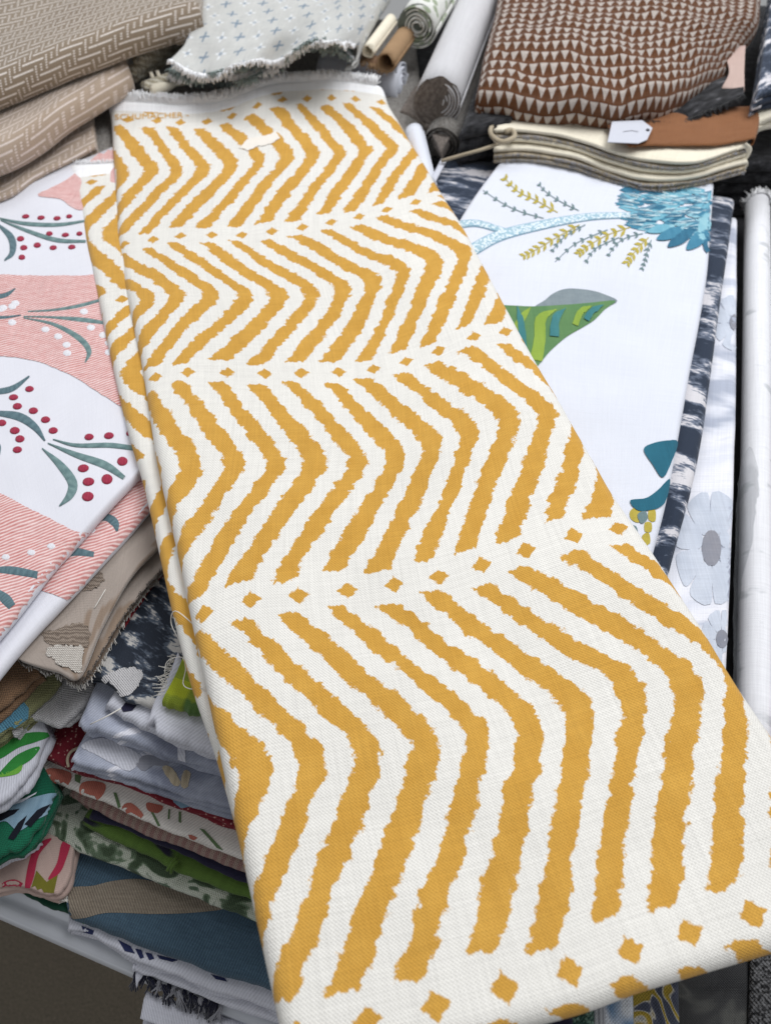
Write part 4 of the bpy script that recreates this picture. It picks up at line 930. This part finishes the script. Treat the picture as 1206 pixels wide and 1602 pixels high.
# ---- cream wool and rust cloth over the white floral linen
cw = thing('folded_fabric', 'cream and tan wool strips folded in waves over the white floral linen', 'fabric')
def wave_net(dy, z):
    return [[(785, 150, z), (900, 165, z), (1000, 178, z), (1090, 180, z), (1165, 175, z)], [(778, 195+dy*.3, z), (860, 198+dy*.5, z), (960, 222+dy*.5, z-.002), (1060, 238+dy*.4, z), (1160, 222+dy*.3, z)],
            [(772, 203+dy, z), (830, 203+dy, z), (900, 215+dy, z), (960, 236+dy, z-.002), (1020, 250+dy, z-.002), (1090, 250+dy*.8, z), (1166, 226+dy*.9, z)]]
for q, (dy, z, m) in enumerate(((0, .931, M_cream), (10, .9265, M_tan), (16, .9235, M_cream), (30, .9190, M_cream), (40, .9150, M_tan), (47, .912, M_tan))):
    CWs = sheet('folded_strip', wave_net(dy, z), m, cw, nu=60, nv=20, r=(.008-.0012*q, 175, .004) if q in (0, 3) else None, wr=.0014, seed=20+q, thick=.0028 if m is M_cream else .0022)
    if m is M_tan: fray('frayed_edge', front_edge(CWs), 300, .003, M_tassel2, cw, rad=.0003)
tubes('edge_loop', [curve([P(x, y, .930) for x, y in ((800, 192), (772, 196), (768, 210), (785, 222), (805, 214), (800, 204), (790, 206))], 30)], .0022, M_tan, cw, 6)
tubes('loose_cord', [curve([P(x, y, z) for x, y, z in ((786, 222, .926), (760, 232, .922), (725, 242, .916), (690, 252, .910))], 16)], .0016, M_tan, cw, 6)
rc = thing('folded_fabric', 'rust brown corded cloth under the brown triangle weave', 'fabric')
RC = sheet('cloth', [[(960, 165), (1080, 168), (1180, 165)], [(950, 195), (1080, 195), (1182, 190)], [(985, 228), (1040, 226), (1110, 226), (1176, 216)]], M_rust, rc, z=.935, nu=40, nv=16, r=(.004, 160, 0), wr=.0012, seed=30, jag=.002)
layers([[(960, 165), (1080, 168), (1180, 165)], [(985, 222), (1060, 220), (1176, 212)]], M_rust, rc, .935, 1, .003, nu=30, nv=10, name='inner_fold')
pt = thing('price_tag', 'small white swing tag with a punched hole on the rust cloth', 'tag')
TGp = [(950, 222), (957, 190), (1004, 188), (1020, 200), (1012, 218), (998, 224)]
def plate(name, poly, z, th, mat, parent, tilt=0):
    top = [P(x, y, z+tilt*(x-poly[0][0])) for x, y in poly]; n = len(top); V = top+[p-Vector((0, 0, th)) for p in top]
    return mesh_obj(name, V, [tuple(range(n))[::-1] if (top[1]-top[0]).cross(top[2]-top[1]).z < 0 else tuple(range(n)), tuple(range(n, 2*n))]+[(i, (i+1) % n, n+(i+1) % n, n+i) for i in range(n)], mat, parent, None, False)
plate('card', TGp, .9385, .0006, M_tagm, pt)
hc = P(1013, 203, .9392); tubes('hole_ring', [[hc+Vector((math.cos(a)*.0012, math.sin(a)*.0012, 0)) for a in [k*.5236 for k in range(13)]]], .0004, M_ink, pt, 5)
tubes('written_mark', [[P(974, 206, .939), P(988, 204, .939), P(998, 206, .939)]], .00022, M_tassel2, pt, 4)
bt_ = thing('folded_fabric', 'plump brown and white triangle weave bundled at the back', 'fabric')
netJ = [[(810, -70, .968), (930, -80, .974), (1050, -80, .970), (1170, -60, .968)], [(800, 5, .972), (930, 0, .976), (1050, 5, .972), (1168, 15, .968)], [(786, 60, .970), (920, 65, .974), (1040, 70, .968), (1150, 55, .962)], [(776, 116, .960), (920, 124, .964), (1040, 122, .960), (1130, 96, .952)]]
BTs = sheet('top_panel', netJ, M_tri, bt_, nu=70, nv=50, f=(.020, 170, .02), l=(.015, 170, .02), r=(.016, 160, .02), wr=.0045, wf=34, seed=31, thick=.002)
for q in (1, 2):
    sheet_from_grid('inner_fold', [[p-Vector((0, 0, .009*q)) for p in row] for row in BTs.T], M_charcoal, bt_, f=(.021-.006*q, 150, .01), r=(.02-.004*q, 150, .01), wr=.001, seed=q)
CH = sheet('frayed_backing', [[(900, 150, .938), (1040, 150, .938), (1160, 110, .945)], [(900, 186, .934), (1040, 190, .934), (1110, 172, .938), (1164, 148, .945)]], M_charcoal, bt_, nu=40, nv=8, wr=.002)
fray('frayed_edge', front_edge(CH), 420, .006, M_charcoal, bt_, rad=.0004)
fb2 = thing('folded_fabric', 'blush backing cloth corner poking out beside the brown triangle weave', 'fabric')
sheet('cloth', [[(1128, 75, .952), (1166, 70, .955)], [(1140, 110, .948), (1164, 105, .95)], [(1128, 138, .942), (1164, 142, .944)]], M_floralp, fb2, nu=16, nv=14, wr=.002)
tr_ = thing('folded_fabric', 'white and navy printed cloth folded double at the far right', 'fabric')
slab('cloth', [(1186, 148), (1210, 140), (1300, 120)], .955, .02, M_ikat, tr_, back=(30, -200), l=(.006, 180, .01), n_in=2, in_mat=M_cream)
slab('lower_fold', [(1184, 188), (1210, 180), (1300, 160)], .935, .016, M_cream, tr_, back=(30, -160), l=(.006, 180, .01), n_in=1)

# ---- far right
wr2 = thing('fabric_roll', 'white slub cloth roll along the right side with a ragged top end', 'roll')
roll('wound_cloth', P(1182, 1240, .849), P(1184, 318, .868), .0115, M_whiteroll, wr2, turns=5)
A_ = P(1184, 318, .868)
fray('ragged_end', [(A_+Vector((math.cos(a)*.0115, 0, math.sin(a)*.0115)), Vector((0, 1, 0))) for a in [k*.3 for k in range(22)]], 200, .008, M_selv, wr2, rad=.0005)
bs = thing('folded_fabric', 'black cotton folded along the gap beside the white slub roll', 'fabric')
sheet('cloth', [[(1090, 300), (1300, 290)], [(1090, 700), (1300, 700)], [(1085, 1000), (1300, 1000)], [(1060, 1400), (1300, 1400)], [(1040, 1800), (1300, 1800)]], M_black, bs, z=.835, nu=30, nv=60, l=(.006, 180, .02), wr=.003, seed=40)
layers([[(1090, 300), (1300, 290)], [(1085, 1000), (1300, 1000)], [(1040, 1800), (1300, 1800)]], M_black, bs, .835, 3, .006, nu=16, nv=30, name='inner_fold')
pf = thing('plastic_film', 'smoky clear plastic film hanging over the black cotton', 'plastic')
sheet('film', [[(1152, 760, .864), (1172, 700, .874), (1199, 770, .862)], [(1146, 950, .85), (1172, 960, .856), (1194, 960, .85)], [(1144, 1100, .848), (1174, 1100, .856), (1196, 1120, .848)], [(1150, 1330, .846), (1180, 1330, .852), (1200, 1350, .846)]], M_film, pf, nu=20, nv=60, wr=.004, wf=40, thick=.0003)
kl = thing('folded_fabric', 'dark red patterned kilim cloth edge at the far right', 'fabric')
sheet('cloth', [[(1224, 690), (1330, 690)], [(1225, 900), (1330, 900)], [(1226, 1180), (1330, 1180)]], M_redpat, kl, z=.862, nu=20, nv=50, l=(.006, 180, .02), wr=.002)
layers([[(1218, 690), (1330, 690)], [(1219, 1180), (1330, 1180)]], M_redpat, kl, .862, 2, .006, nu=12, nv=20, name='inner_fold')
# panels on edge below the near end of the chevron linen
for lab, x0, x1, y0, y1, z, m in (('deep navy ribbed cloth under the near fold of the chevron linen', 740, 892, 1400, 1760, .880, M_navy), ('green flecked boucle beside the navy ribbed cloth', 880, 926, 1400, 1760, .874, M_grnboucle),
     ('grey ribbed cloth edge beside the green boucle', 920, 944, 1400, 1760, .869, M_rib), ('blue and white ikat cloth under the near fold', 938, 988, 1400, 1760, .864, M_bluewh), ('charcoal and yellow scroll denim beside the blue ikat', 984, 1060, 1390, 1760, .850, M_scroll),
     ('black floral jacquard lying low beside the scroll denim', 1050, 1172, 1380, 1760, .842, M_blackfl), ('grey flecked charcoal wool at the near right', 1180, 1290, 1380, 1760, .846, M_fuzz)):
    t = thing('folded_fabric', lab, 'fabric'); nt_ = [[(x0+8, y0), ((x0+x1)/2, y0), (x1-6, y0)], [(x0+4, 1560), ((x0+x1)/2, 1560), (x1-6, 1560)], [(x0, y1), ((x0+x1)/2, y1), (x1, y1)]]
    sheet('cloth', nt_, m, t, z=z, nu=24, nv=40, l=(.003, 180, .01), r=(.003, 180, .01), wr=.0012, seed=int(x0))
    layers(nt_, m, t, z, 2, .004, nu=10, nv=16, name='inner_fold', wr=.0008)

# ---- lower cloths that carry the heap
def base(label, px, z0, z1, mat):
    t = thing('folded_fabric', label, 'fabric'); n = max(2, int((z1-z0)/.011))
    for q in range(n):
        z = z1-(z1-z0)*q/n; rad = (z1-z0)/n/2-.0003
        pts = [P(x, y, z1) for x, y in px]
        for p in pts: p.z = z
        g = [[pts[0].lerp(pts[1], i/15).lerp(pts[3].lerp(pts[2], i/15), j/15) for i in range(16)] for j in range(16)]
        sheet_from_grid('folded_layer', g, mat, t, l=(rad, 180, .02), r=(rad, 180, .02), f=(rad, 180, .02), b=(rad, 180, .02), wr=.0012, seed=q, thick=.001)
base('cream wool stacked deep under the chevron linen', [(230, 330), (640, 330), (860, 1180), (430, 1220)], .752, .905, M_cream)
base('charcoal cloth stacked under the white floral linen', [(640, 300), (1130, 330), (1110, 1050), (800, 1050)], .752, .868, M_charcoal)
base('grey wool stacked under the jacquards and rolls', [(-120, 30), (640, 30), (660, 240), (-60, 360)], .752, .912, M_greywool)
base('black cloth stacked under the brown triangle weave', [(640, 10), (1300, 10), (1300, 250), (660, 250)], .752, .893, M_charcoal)
base('grey wool stacked under the embroidered cotton', [(-200, 480), (190, 420), (225, 700), (-120, 1000)], .752, .880, M_greywool)
base('black cloth lying on the table along the right', [(1070, 320), (1300, 320), (1300, 1400), (1000, 1500)], .752, .815, M_black)

# ================================================================== put every thing's Empty at its base
bpy.context.view_layer.update()
for t in THINGS:
    vs = []
    def walk(o):
        for c in o.children:
            if c.type == 'MESH':
                a = np.empty(len(c.data.vertices)*3, dtype=np.float32); c.data.vertices.foreach_get('co', a); vs.append(a.reshape(-1, 3))
            walk(c)
    walk(t)
    if not vs: continue
    a = np.concatenate(vs); loc = Vector((float(a[:, 0].mean()), float(a[:, 1].mean()), float(a[:, 2].min())))
    t.location = loc
    for c in t.children: c.location = -loc
for o in bpy.data.objects:
    if '_v' in o: del o['_v']
